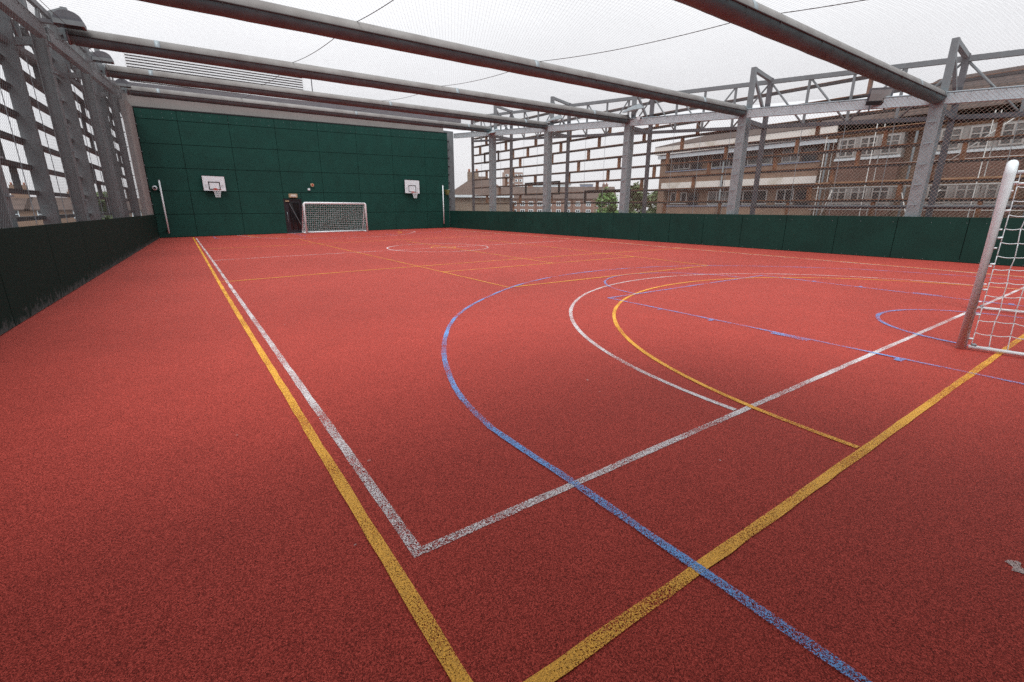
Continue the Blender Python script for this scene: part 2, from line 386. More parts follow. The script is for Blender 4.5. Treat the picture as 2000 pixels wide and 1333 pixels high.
def smooth(pts, k=8):
    P = [V(p[0], p[1], 0) for p in pts]; o = []
    for i in range(len(P) - 1):
        p0 = P[max(i - 1, 0)]; p1 = P[i]; p2 = P[i + 1]; p3 = P[min(i + 2, len(P) - 1)]
        for j in range(k):
            t = j / k
            o.append(.5 * ((2 * p1) + (p2 - p0) * t + (2 * p0 - 5 * p1 + 4 * p2 - p3) * t * t + (3 * p1 - p0 - 3 * p2 + p3) * t ** 3))
    o.append(P[-1]); return o
def arc(cx, cy, r, a0, a1, n=64): return [V(cx + r * cos(R(lerp(a0, a1, i / n))), cy + r * sin(R(lerp(a0, a1, i / n))), 0) for i in range(n + 1)]
def stripe(mb, pts, z, wd=.05):
    pts = [V(p[0], p[1], z) for p in pts]; rnd = random.Random(len(mb.v))
    dense = []
    for a, c in zip(pts, pts[1:]):
        k = max(1, int((c - a).length / .16)); dense += [a.lerp(c, i / k) for i in range(k)]
    dense.append(pts[-1]); ids = []
    for i, p in enumerate(dense):
        a = dense[max(i - 1, 0)]; c = dense[min(i + 1, len(dense) - 1)]; d = (c - a).normalized(); nn = V(-d.y, d.x, 0)
        j0, j1 = rnd.uniform(-.0035, .0035), rnd.uniform(-.0035, .0035); ids.append(mb.add([p + nn * (wd * .48 + j0), p - nn * (wd * .48 + j1)]))
    for a, c in zip(ids, ids[1:]): mb.face((a + 1, c + 1, c, a))
XW0, XW1, YW, XY0, YY = .645, 15.6, 1.633, .52, .868
wm = MB(); ym = MB(); bm = MB()
zw, zy, zb = .003, .0055, .008
# white: netball court
stripe(wm, smooth([(XW0, YW - .025), (.65, 9.5), (.66, 15.6), (.651, 27.75)]), zw, .055)
stripe(wm, [(XW0 + .028, YW), (15.6, YW)], zw)
stripe(wm, smooth([(15.56, YW + .025), (15.62, 6.8), (15.75, 12.5), (15.84, 16.8), (15.45, 29.0), (15.37, 30.4)]), zw)
stripe(wm, smooth([(.69, 15.67), (2.76, 15.9), (15.82, 16.8)]), zw + .0006)
stripe(wm, arc(8.08, 16.45, 1.9, 0, 360), zw + .0012)
stripe(wm, arc(8.13, YW, 4.9, .4, 179.6), zw + .0012)
stripe(wm, smooth([(2.55, 29.3), (2.75, 28.2), (3.2, 26.6), (4.4, 25.1), (5.9, 24.3), (7.5, 24.1), (9.2, 24.6), (10.8, 26.0), (11.9, 27.6), (12.35, 28.6), (12.4, 31.2)]), zw)
# yellow: five-a-side, thirds, badminton
stripe(ym, smooth([(XY0, YY + .025), (.52, 1.5), (.507, 9.5), (.522, 15.8), (.552, 28.4)]), zy, .058)
stripe(ym, [(XY0 - .028, YY), (16.2, YY)], zy, .055)
stripe(ym, smooth([(15.66, YY), (15.70, 6.8), (15.83, 12.5), (15.91, 16.8), (15.55, 29.0)]), zy, .045)
stripe(ym, arc(8.2, YY, 4.87, .4, 179.6), zy + .0006)
stripe(ym, smooth([(.56, 10.98), (3.41, 11.2), (8.3, 11.32), (13.14, 11.18), (15.7, 11.1)]), zy + .0006, .045)
stripe(ym, smooth([(4.61, 24.1), (4.82, 16.05), (4.94, 11.17), (5.0, 7.22)]), zy + .0012, .03)
stripe(ym, smooth([(8.37, 20.2), (8.37, 16.2), (8.35, 9.93)]), zy + .0012, .04)
stripe(ym, [(4.97, 9.93), (11.66, 9.92)], zy + .0006, .04)
stripe(ym, smooth([(12.0, 20.2), (11.87, 16.17), (11.65, 9.91), (11.48, 7.22)]), zy + .0012, .04)
stripe(ym, [(5.0, 7.23), (11.48, 7.2)], zy + .0018, .045)
stripe(ym, smooth([(.72, 20.17), (4.92, 20.75), (10.2, 21.6), (14.3, 22.4)]), zy, .045)
stripe(ym, arc(8.25, 16.35, .46, 0, 360, 32), zy + .0018, .045)
stripe(ym, smooth([(3.0, 29.0), (3.3, 27.6), (4.6, 26.3), (6.4, 25.9)]), zy, .05)
stripe(ym, smooth([(10.6, 26.9), (11.3, 28.0), (11.6, 29.6)]), zy, .05)
# blue: basketball
BC = (8.15, 1.28)
stripe(bm, [(1.575, -.9), (1.57, 1.6), (1.552, 2.45)] + smooth([(1.552, 2.45), (1.63, 2.97), (1.79, 3.51), (2.11, 4.26), (2.61, 5.11), (3.16, 5.79), (3.9, 6.44), (5.2, 7.3), (6.6, 7.85), (8.06, 8.05), (9.72, 7.88), (11.18, 7.33), (12.26, 6.56), (13.18, 5.66), (13.8, 4.86), (14.27, 3.93), (14.68, 2.62), (14.85, 1.84)]) + [V(14.9, -.9, 0)], zb)
stripe(bm, [(5.785, 5.42), (5.82, 2.96), (5.82, -.9)], zb, .045)
stripe(bm, [(10.77, 5.42), (10.73, 3.5), (10.73, -.9)], zb, .045)
stripe(bm, [(5.765, 5.395), (10.79, 5.395)], zb + .0006, .045)
stripe(bm, arc(8.27, 5.40, 1.79, 0, 180), zb + .0012, .045)
stripe(bm, [(7.04, .6)] + [(p.x, p.y) for p in arc(8.28, 1.09, 1.24, 180, 0, 40)] + [(9.52, .6)], zb + .0006, .05)
for y0, y1, ll in ((4.30, 4.35, .10), (3.45, 3.50, .10), (2.25, 2.66, .085), (1.36, 1.43, .10)):
    for x, sgn in ((5.82, -1), (10.73, 1)):
        stripe(bm, [(x + sgn * (.024 + ll / 2), y0), (x + sgn * (.024 + ll / 2), y1)], zb + .0012, ll)
stripe(bm, smooth([(1.44, 28.9), (1.43, 26.9), (1.7, 26.3), (2.6, 25.7)]), zb)
stripe(bm, smooth([(2.6, 25.7), (4.4, 25.2), (6.2, 25.2), (8.2, 25.5), (10.3, 26.0), (12.3, 26.5), (13.6, 27.4), (14.0, 28.3)]), zb, .03)
stripe(bm, smooth([(5.4, 29.3), (5.45, 26.6)]), zb, .04)
stripe(bm, smooth([(9.6, 26.1), (9.75, 25.7), (9.5, 25.3)]), zb, .05)
struct(wm.build('white_floor_markings', P_WHITE)); struct(ym.build('yellow_floor_markings', P_YELLOW)); struct(bm.build('blue_floor_markings', P_BLUE))
sm_ = MB(); c = fl(1985, 1108); rnd = random.Random(3)
pts = []
for k in range(18):
    a = 2 * pi * k / 18; r_ = (.046 if abs(cos(a)) > .5 else .022) * rnd.uniform(.85, 1.12)
    pts.append(V(c.x + r_ * cos(a + .5), c.y + r_ * .8 * sin(a + .5), .003))
i0 = sm_.add(pts); sm_.face([i0 + k for k in range(18)])
for k in range(150):
    x, y = rnd.uniform(-1.6, 17), rnd.uniform(.7, 27) ** 1.0; a = rnd.uniform(0, pi); l = rnd.uniform(.004, .011) * (1 + y * .05)
    d = V(cos(a), sin(a), 0) * l; e_ = V(-sin(a), cos(a), 0) * l * .5; c = V(x, y, .0125)
    sm_.quad(c - d - e_, c + d - e_ * .6, c + d * .8 + e_, c - d * .9 + e_)
struct(sm_.build('floor_scuff_markings', SCUFFM))

# ------------------------------------------------------------------ far end wall with its door
EW = thing('panelled_end_wall', 'tall dark green panelled wall closing the far end of the court', 'wall', EPt(9))
TJ = [-.05, 1.58, 3.80, 6.09, 8.50, 10.95, 13.54, 16.25, 18.36]
HL = [0.012, 1.10, 2.18, 3.22, 4.28, 5.32, 5.76]; HR = [0.012, 1.20, 2.46, 3.71, 4.96, 6.19, 6.68]
def ez(row, t): return lerp(HL[row], HR[row], t / 18.3)
DT0, DT1, DTOP = 6.06, 7.10, 1.92
b = MB(); g = .011
def cell(t0, t1, z00, z01, z10, z11, off=-.03):
    # z00 bottom at t0, z01 bottom at t1, z10 top at t0, z11 top at t1
    b.hexa([EPt(t0, z00, off), EPt(t1, z01, off), EPt(t1, z01, 0), EPt(t0, z00, 0), EPt(t0, z10, off), EPt(t1, z11, off), EPt(t1, z11, 0), EPt(t0, z10, 0)])
for i in range(8):
    for r in range(6):
        t0, t1 = TJ[i] + g, TJ[i + 1] - g
        segs = [(t0, t1, None)]
        if i == 3 and r < 2:                                    # the door opening breaks these panels
            segs = [(DT1 + .01, t1, None)] if r == 0 else [(DT1 + .01, t1, None), (t0, DT1 - .012, DTOP + .02)]
        for s0, s1, lo in segs:
            cell(s0, s1, (ez(r, s0) + g) if lo is None else lo, (ez(r, s1) + g) if lo is None else lo, ez(r + 1, s0) - g, ez(r + 1, s1) - g)
b.build('panel_cladding', GREEN, EW)
b = MB()
b.obox(EPt(0), ED, EN, Z, -.08, DT0 - .005, .002, .25, 0, 5.7); b.obox(EPt(0), ED, EN, Z, DT1 + .005, 18.38, .002, .25, 0, 5.7)
b.obox(EPt(0), ED, EN, Z, DT0, DT1, .002, .25, DTOP + .01, 5.7)
b.build('backing_board', GREENJ, EW)
b = MB()
b.hexa([EPt(-.08, 5.70, .002), EPt(18.38, 5.70, .002), EPt(18.38, 5.70, .25), EPt(-.08, 5.70, .25), EPt(-.08, HL[6] - .01, .002), EPt(18.38, HR[6] - .01, .002), EPt(18.38, HR[6] - .01, .25), EPt(-.08, HL[6] - .01, .25)])
b.build('upper_backing', GREENJ, EW)
b = MB(); b.hexa([EPt(-.1, HL[6], -.045), EPt(18.4, HR[6], -.045), EPt(18.4, HR[6], .2), EPt(-.1, HL[6], .2), EPt(-.1, HL[6] + .05, -.045), EPt(18.4, HR[6] + .05, -.045), EPt(18.4, HR[6] + .05, .2), EPt(-.1, HL[6] + .05, .2)])
b.build('top_flashing', BLACK, EW)
pts = []
for k in range(46):
    t = .2 + k * .4
    for zz in (ez(5, t) + .10, ez(6, t) - .14): pts.append(EPt(t, zz, -.033))
b = MB(); b.disc(pts[0], EN, .010, .008, 6); sc_ = b.build('panel_screw', GALV, EW); scatter(sc_, EW, [p - pts[0] for p in pts[1:]])
fr = MB()
fr.obox(EPt(0), ED, EN, Z, DT0, DT0 + .07, -.035, .10, .005, DTOP); fr.obox(EPt(0), ED, EN, Z, DT1 - .07, DT1, -.035, .10, .005, DTOP)
fr.obox(EPt(0), ED, EN, Z, DT0 + .07, DT1 - .07, -.035, .10, DTOP - .08, DTOP)
fr.build('door_frame', BLACK, EW)
dl = MB(); a0, a1 = DT0 + .075, DT1 - .075; zt = DTOP - .085
dl.obox(EPt(0), ED, EN, Z, a0, a0 + .20, 0, .05, .01, zt); dl.obox(EPt(0), ED, EN, Z, a1 - .09, a1, 0, .05, .01, zt)
dl.obox(EPt(0), ED, EN, Z, a0 + .20, a1 - .09, 0, .05, .01, .18); dl.obox(EPt(0), ED, EN, Z, a0 + .20, a1 - .09, 0, .05, zt - .1, zt)
door = dl.build('door', mat('dark_door_frame', (.018, .017, .024), .4, .1), EW)
q = MB(); q.obox(EPt(0), ED, EN, Z, a0 + .201, a1 - .091, .015, .03, .181, zt - .101); q.build('glass_pane', DGLASS, door)
q = MB(); q.path([EPt(a0 + .06, .62, 0), EPt(a0 + .06, .62, -.06), EPt(a0 + .06, 1.18, -.06), EPt(a0 + .06, 1.18, 0)], .014, 8); q.build('pull_handle', GALV, door)
q = MB(); q.obox(EPt(0), ED, EN, Z, a0 + .02, a0 + .22, -.09, -.005, zt - .07, zt - .005); q.build('door_closer', BRASS, door)
q = MB(); q.bar(EPt(a0 + .25, zt - .14, .012), EPt(a1 - .1, .5, .012), .03, .004, EN); q.build('glass_reflection_bar', GREYP, door)  # grey bar standing in for a structure's reflection in the door glass
q = MB(); q.obox(EPt(0), ED, EN, Z, DT0 - .02, DT1 + .02, -.16, -.036, .002, .014); q.build('door_threshold', GALV, EW)

# things mounted on the end wall
o = thing('bulkhead_light', 'beige bulkhead light fixed just above the dark door', 'light', EPt(6.62, 2.10, -.03))
q = MB(); q.obox(EPt(6.62, 2.10, -.03), ED, EN, Z, -.23, .23, -.10, 0, -.10, .10); q.build('housing', BRASS, o)
q = MB(); q.obox(EPt(6.62, 2.10, -.03), ED, EN, Z, -.15, .15, -.115, -.101, -.055, .055); q.build('lens', PALE, o)
q = MB()
for dx in (-.16, 0, .16):
    q = MB(); q.obox(EPt(6.62, 2.10, -.03), ED, EN, Z, dx - .025, dx + .025, -.08, -.02, -.125, -.101); q.build('cable_gland', BRASS, o)
o = thing('alarm_sounder', 'small round beige and red alarm sounder above the goal', 'alarm', EPt(7.83, 2.72, -.03))
q = MB(); q.disc(EPt(7.83, 2.72, -.065), EN, .10, .07, 20); q.build('sounder_body', BRASS, o)
q = MB(); q.disc(EPt(7.83, 2.72, -.11), EN, .05, .018, 16); q.build('sounder_centre', REDP, o)
o = thing('junction_box', 'tiny white square box on the green wall below the round alarm sounder', 'box', EPt(7.60, 2.47, -.03))
q = MB(); q.obox(EPt(7.60, 2.47, -.03), ED, EN, Z, -.06, .06, -.07, 0, -.06, .06); q.build('box_body', WHITEB, o)
q = MB(); q.obox(EPt(7.60, 2.47, -.03), ED, EN, Z, -.045, .045, -.078, -.071, -.045, .045); q.build('box_lid', WHITE, o)

def hoop(t, zb_, w_, h_, label):
    o = thing('basketball_hoop', label, 'basketball hoop', EPt(t, zb_, -.03), 'basketball hoops on the green wall')
    off = -.22; B = EPt(t, zb_, 0)
    q = MB(); q.obox(B, ED, EN, Z, -w_ / 2, w_ / 2, off - .02, off, 0, h_); bb = q.build('backboard', WHITEB, o)
    q = MB(); k = .045
    for x0, x1, z0, z1 in ((-w_ / 2 - .012, w_ / 2 + .012, -.012, 0), (-w_ / 2 - .012, w_ / 2 + .012, h_, h_ + .014), (-w_ / 2 - .014, -w_ / 2, 0, h_), (w_ / 2, w_ / 2 + .014, 0, h_)):
        q.obox(B, ED, EN, Z, x0, x1, off - .024, off + .02, z0, z1)
    q.build('board_edge', BLACK, o)
    q = MB(); a = .22 * w_; c0, c1 = .13 * h_, .56 * h_
    for x0, x1, z0, z1 in ((-a - k, a + k, c0 - k, c0), (-a - k, a + k, c1, c1 + k), (-a - k, -a, c0, c1), (a, a + k, c0, c1)):
        q.obox(B, ED, EN, Z, x0, x1, off - .024, off - .0201, z0, z1)
    q.build('target_square', BLACK, bb)
    for x0 in (-.36 * w_, .36 * w_):
        q = MB()
        for zc in (.22 * h_, .30 * h_, .38 * h_): q.obox(B, ED, EN, Z, x0 - .07, x0 + .07, off - .023, off - .0201, zc, zc + .012)
        q.build('board_mark', GREYP, bb)
    q = MB()
    for x0 in (-.3 * w_, .3 * w_):
        q = MB(); q.obox(B, ED, EN, Z, x0 - .03, x0 + .03, off, -.03, .1 * h_, .9 * h_); q.build('wall_bracket', DARKS, o)
    q = MB(); rr = .19; rc = EPt(t, zb_ + .05, off - .02 - .10 - rr)
    q.path([rc + ED * rr * cos(2 * pi * i / 24) + EN * rr * sin(2 * pi * i / 24) for i in range(24)], .011, 6, True)
    q.obox(B, ED, EN, Z, -.07, .07, off - .13, off - .0205, .0, .12)
    rim = q.build('rim', REDP, o)
    q = MB()
    for i in range(12):
        for sgn in (1, -1):
            pts = []
            for j in range(5):
                f = j / 4; aa = 2 * pi * (i + sgn * j * .5) / 12; r_ = rr * (1 - .48 * f ** .7)
                pts.append(rc + ED * r_ * cos(aa) + EN * r_ * sin(aa) - Z * .38 * f)
            q.path(pts, .006, 4)
    q.build('hoop_net', NETW, rim)
hoop(2.64, 2.25, 1.0, .70, 'basketball hoop with white backboard near the left corner pole')
hoop(14.87, 2.43, 1.22, .86, 'basketball hoop with white backboard on the wall right of the goal')

def corner_pole(t, z0, z1, off, label):
    o = thing('wall_pole', label, 'pole', EPt(t, z0, off), 'thin poles beside the court corners')
    q = MB(); q.tube(EPt(t, z0, off), EPt(t, z1, off), .035, 12); q.build('pole_shaft', WHITE, o)
    q = MB()
    for zz in (z0 + .12, lerp(z0, z1, .8)):
        q = MB(); q.obox(EPt(t, zz, 0), ED, EN, Z, -.03, .03, off + .03, -.03, -.04, .04); q.build('pole_bracket', GREEN, o)
    q = MB(); q.disc(EPt(t, z1 + .012, off), Z, .042, .024, 12); q.build('pole_cap', GREYP, o)
corner_pole(.33, .22, 2.66, -.30, 'slim white pole in the left corner beside the dome camera')
corner_pole(17.66, .30, 3.06, -.18, 'slim white pole in the right corner past the basketball hoop')
o = thing('dome_camera', 'white dome security camera beside the left corner pole', 'camera', EPt(.14, 2.31, -.15))
q = MB(); q.obox(EPt(.14, 2.31, 0), ED, EN, Z, -.05, .3, -.06, -.03, .06, .14); q.build('camera_arm', GREEN, o)
q = MB(); c = EPt(.14, 2.31, -.17)
for i in range(6):
    a0_, a1_ = pi * i / 6 - pi / 2, pi * (i + 1) / 6 - pi / 2
    q.tube(c + Z * .11 * sin(a0_), c + Z * .11 * sin(a1_), max(.004, .11 * cos(a0_)), 16, False, max(.004, .11 * cos(a1_)))
q.build('camera_housing', WHITEB, o)
q = MB(); q.disc(c + (CAM - c).normalized() * .10, (CAM - c), .055, .03, 16); q.build('camera_lens', BLACK, o)
o = thing('corner_camera', 'olive green camera housing at the right corner post', 'camera', EPt(18.1, 2.6, -.12))
q = MB(); c = EPt(18.1, 2.6, -.15); q.hexa([c + ED * -.06 + EN * -.1 - Z * .2, c + ED * .06 + EN * -.1 - Z * .2, c + ED * .06 + EN * .1 - Z * .2, c + ED * -.06 + EN * .1 - Z * .2, c + ED * -.2 + EN * -.14 + Z * .16, c + ED * .14 + EN * -.14 + Z * .16, c + ED * .14 + EN * .12 + Z * .16, c + ED * -.2 + EN * .12 + Z * .16])
q.build('camera_housing', LIME, o)
q = MB(); q.tube(c + Z * .14, c + Z * .2 + ED * .3, .02, 8); q.build('camera_arm', GALV, o)

# ------------------------------------------------------------------ low walls
def low_wall(side, y0, y1, h0, h1, step, mt, label):
    Pt = RPt if side > 0 else LPt; out = RN if side > 0 else LN; al = RD if side > 0 else LD
    o = thing('perimeter_wall', label, 'low wall', Pt(lerp(y0, y1, .5)), 'low walls along the court sides')
    H = lambda y: lerp(h0, h1, (y - y0) / (y1 - y0))
    b = MB(); y = y0
    while y < y1 - .01:
        e_ = min(y + step, y1); a, c = y + .009, e_ - .009
        pts = [Pt(a, 0, .012), Pt(c, 0, .012), Pt(c, .025, .012), Pt(a, .025, .012), Pt(a, 0, H(a)), Pt(c, 0, H(c)), Pt(c, .025, H(c)), Pt(a, .025, H(a))]
        b.hexa(pts if side < 0 else [pts[1], pts[0], pts[3], pts[2], pts[5], pts[4], pts[7], pts[6]])
        y = e_
    b.build('wall_panels', mt, o)
    b = MB(); p = [Pt(y0, .026, .004), Pt(y1, .026, .004), Pt(y1, .12, .004), Pt(y0, .12, .004), Pt(y0, .026, h0 - .015), Pt(y1, .026, h1 - .015), Pt(y1, .12, h1 - .015), Pt(y0, .12, h0 - .015)]
    b.hexa(p if side < 0 else [p[1], p[0], p[3], p[2], p[5], p[4], p[7], p[6]]); b.build('wall_backing', GREENJ, o)
    if side > 0:
        pts = []; y = 2.0
        while y < 26 and len(pts) < 96:
            for zz in (.045, H(y) - .16):
                if rnd.random() < .8: pts.append(Pt(y + rnd.uniform(-.05, .05), -.001, zz))
            y += .42 if y < 12 else .7
        b = MB(); b.disc(pts[0], out, .008, .01, 6); sc_ = b.build('wall_screw', GALV, o); scatter(sc_, o, [p - pts[0] for p in pts[1:]])
low_wall(1, -1.2, 32.75, LOWZ, LOWZ, 1.62, GREENLOW, 'long dark green low wall along the right side of the court')
low_wall(-1, -1.2, 28.55, 1.225, 1.095, 2.35, SCUFFED, 'blackish low wall with pale scuffs along its foot on the left')

# ------------------------------------------------------------------ roof tubes with lacing
TL_Y = [5.05, 10.9, 16.4, 21.75, 27.15]
for k, y in enumerate(ST):
    a = LPt(TL_Y[k], -.02, tube_z(TL_Y[k]) - (.10 if k < 3 else .12)); c = RPt(y, .12, tube_z(y))
    if k == 0: a.z = tube_z(5.05)
    r = .195
    pos = ['nearest roof tube, crossing the upper right corner of the view', 'thick roof tube crossing the whole top of the view', 'roof tube reaching the left wall by the large dome floodlight',
           'fourth roof tube, in front of the louvred screen', 'farthest roof tube, just before the green end wall'][k]
    o = thing('roof_tube', 'grey steel ' + pos, 'roof tube', (a + c) / 2, 'steel tubes spanning the court roof')
    q = MB(); q.tube(a, c, r * .93, 20); q.build('tube_shaft', TUBE, o)
    d = (c - a).normalized(); hx = d.cross(Z).normalized(); hz = hx.cross(d).normalized()   # hx points to the camera side
    q = MB(); n = 48; prev = None
    for i in range(n + 1):
        p = a.lerp(c, .004 + .992 * i / n); ring = []
        for j in range(17):
            th = R(-10 - 160 * j / 16); rr_ = r * (1.01 + .018 * sin(i * 1.7 + j * .6) + .014 * rnd.uniform(-1, 1))
            ring.append(p + hx * cos(th) * rr_ + hz * sin(th) * rr_)
        k0 = q.add(ring)
        if prev is not None:
            for j in range(16): q.face((prev + j, prev + j + 1, k0 + j + 1, k0 + j), True)
        prev = k0
    q.build('lower_padding', PAD, o)
    d = (c - a).normalized()
    for e_, sg in ((a, -1), (c, 1)):
        q = MB(); q.tube(e_, e_ + d * sg * .05, r * 1.02, 20)
        q.obox(e_ + d * sg * .05, d * sg, d.cross(Z).normalized(), Z, 0, .22, -.02, .02, -.13, .13)
        q.tube(e_ + d * sg * .16 - d.cross(Z).normalized() * .06, e_ + d * sg * .16 + d.cross(Z).normalized() * .06, .035, 10)
        q.build('end_bracket', GREYP, o)
    side = V(d.y, -d.x, 0)                                      # towards the camera
    q = MB(); la = side * r * .99 - Z * r * .14
    q.tube(a + la * 1.06, c + la * 1.06, .013, 6)
    L_ = (c - a).length; m_ = int(L_ / .55)
    for i in range(m_ + 1):
        p = a + d * (L_ * (i + .5) / (m_ + 1))
        q.bar(p + la * 1.08 + Z * .012, p + side * r * 1.05 - Z * (.03 + .05 * rnd.random()), .016, .012, d)
    q.build('lacing_cord', CORD, o)
    for f in (.07, .52, .9):
        p = a.lerp(c, f + rnd.uniform(-.03, .03)); q = MB(); q.tube(p - d * .06, p + d * .06, r * .955, 20, True); q.build('joint_sleeve', GALV, o)

# sagging stay cables between the tubes
def cable(p, q_, sag, label, r=.007, grp='thin stay cables under the roof net'):
    b = MB(); p = Vector(p); q_ = Vector(q_); n = 24
    b.path([p.lerp(q_, i / n) - Z * sag * 4 * (i / n) * (1 - i / n) for i in range(n + 1)], r, 5)
    tag(b.build('stay_cable', CORD), label, 'cable', grp)
def tube_pt(k, f, dz=.17):
    a = LPt(TL_Y[k], -.02, tube_z(TL_Y[k]) - (.10 if k < 3 else .12)); c = RPt(ST[k], .12, tube_z(ST[k]))
    if k == 0: a.z = tube_z(5.05)
    return a.lerp(c, f) + Z * dz
def tube_hit(k, u):                                             # fraction along tube k seen in photo column u
    lo, hi = 0, 1
    for _ in range(40):
        m_ = (lo + hi) / 2; p = tube_pt(k, m_) - CAM; dd = p.dot(_f)
        uu = 1000 + FPX * p.dot(RIGHT) / dd if dd > .01 else -9e9
        if uu < u: lo = m_
        else: hi = m_
    return lo
cl = [(1, 690), (2, 570), (3, 510), (4, 470)]; cr = [(0, 1505), (1, 1050), (2, 860), (3, 745), (4, 690)]
names_l = ['over the left half, between the second and third tubes', 'over the left half, between the third and fourth tubes', 'over the left half, between the two farthest tubes']
for i in range(3):
    k, u = cl[i]; k2, u2 = cl[i + 1]
    cable(tube_pt(k, tube_hit(k, u)), tube_pt(k2, tube_hit(k2, u2)), .10, 'thin dark cable sagging ' + names_l[i])
names_r = ['over the right half, between the two nearest tubes', 'over the right half, between the second and third tubes', 'over the right half, between the third and fourth tubes', 'over the right half, between the two farthest tubes']
for i in range(4):
    k, u = cr[i]; k2, u2 = cr[i + 1]
    cable(tube_pt(k, tube_hit(k, u)), tube_pt(k2, tube_hit(k2, u2)), .10, 'thin dark cable sagging ' + names_r[i])
p = tube_pt(0, tube_hit(0, 1515)); cable(p, p + V(.4, -5.5, -.4), .1, 'thin dark cable running from the nearest tube back overhead')
p = tube_pt(1, tube_hit(1, 695)); cable(p, p + V(-.1, -5.85, -.45), .1, 'thin dark cable running from the second tube towards the camera')
# edge wire along the left eaves
b = MB(); b.path([LPt(y, -.10, tube_z(y) + .02 - .05 * abs(sin((y - 5) * pi / 5.6))) for y in [2 + .5 * i for i in range(53)]], .006, 5)
tag(b.build('edge_wire', CORD), 'thin dark wire strung along the left eaves beam', 'wire')

# ------------------------------------------------------------------ steel columns, beams, outer trusses and lattices
def column(side, y, k, label):
    Pt = RPt if side > 0 else LPt; out = RN if side > 0 else LN; al = RD if side > 0 else LD
    base = Pt(y, .22 if side > 0 else .42); o = thing('steel_column', label, 'column', V(base.x, base.y, 0), 'steel columns inside the ' + ('right' if side > 0 else 'left') + ' mesh')
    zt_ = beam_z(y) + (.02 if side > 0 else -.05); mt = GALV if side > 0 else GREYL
    d = .36 if side > 0 else .24; hw = .16 if side > 0 else .12
    q = MB()
    q.obox(base, al, out, Z, -hw, hw, 0, .018, .003, zt_); q.obox(base, al, out, Z, -hw, hw, d - .018, d, .003, zt_)
    q.obox(base, al, out, Z, -.012, .012, .018, d - .018, .003, zt_)
    q.build('column_shaft', mt, o)
    q = MB(); q.obox(base, al, out, Z, -.24, .24, -.05, d + .05, -.0, .016) if False else q.obox(base, al, out, Z, -.2, .2, -.04, d + .05, .001, .0029)
    q.build('base_plate', mt, o)
    zs = [LOWZ + .35 + .58 * i for i in range(int((zt_ - LOWZ - .3) / .58) + 1)]; zz = zs[0]
    q = MB(); q.obox(base, al, out, Z, -.085, .085, -.055, -.042, zz - .014, zz + .014); q.obox(base, al, out, Z, -.065, -.05, -.0419, 0, zz - .012, zz + .012); q.obox(base, al, out, Z, .05, .065, -.0419, 0, zz - .012, zz + .012)
    hk = q.build('net_hook', GALV, o); scatter(hk, o, [V(0, 0, z_ - zz) for z_ in zs[1:]])
    # bracket out to the truss column, and the triangular frame standing above the eaves
    oc = Pt(y, 1.9 if side > 0 else 1.12)
    q = MB(); lz = lower_z(y); q.bar(base + out * d + Z * (lz + .08), oc + Z * lz - out * .08, .12, .16); q.build('lower_bracket', DARKS if side > 0 else GREYL, o)
    q = MB(); ft = base + out * (d + .06) + al * -.0
    tz = chord_z(y) + .32
    q.bar(ft + Z * (zt_ - .1), ft + Z * tz, .16, .16, al); q.build('upright_leg', GREYP, o)
    q = MB(); q.bar(ft + Z * (tz - .06), oc + Z * (chord_z(y) + .06), .13, .13); q.build('sloping_strut', GREYP, o)
    q = MB(); q.bar(ft + Z * (tz - .2), oc - out * .1 + Z * (beam_z(y) - .1), .09, .09); q.build('diagonal_brace', GREYP, o)
WHERE = ['behind the white goal post', 'left of the goal post', 'in the middle of the right side', 'near the far end', 'last before the corner']
for k, y in enumerate(ST):
    column(1, y, k, 'galvanised column, ' + ORD[k] + ' on the right, ' + WHERE[k])
    if k > 0: column(-1, TL_Y[k], k, 'grey column behind the left mesh, ' + ORD[k - 1] + ' to the camera in view')
column(-1, 5.05, 0, 'grey column behind the left mesh, just past the left edge of the view')
# corner post at the far right
o = thing('corner_post', 'broad dark grey steel post where the green wall meets the right side', 'post', RPt(32.5, .1))
q = MB(); q.obox(RPt(33.05, .02), RN, RD, Z, -.55, .66, 0, .10, .003, 6.9); q.build('post_plate', GREYL, o)
q = MB()
for i in range(9): q.obox(RPt(33.05, .02), RN, RD, Z, .1, .26, -.06, -.002, 1.55 + i * .58, 1.58 + i * .58)
q.build('post_lug', DARKS, o)
o = thing('corner_post', 'pale grey post where the green wall meets the left side', 'post', LPt(28.45, .06))
q = MB(); q.obox(LPt(28.5, .06), LD, LN, Z, -1.7, .05, 0, .25, .003, 5.75); q.build('post_plate', BEIGE, o)
q = MB()
for i in range(7): q.obox(LPt(28.5, .06), LD, LN, Z, -.12, .02, -.05, -.002, 1.55 + i * .58, 1.58 + i * .58)
q.build('post_lug', GALV, o)

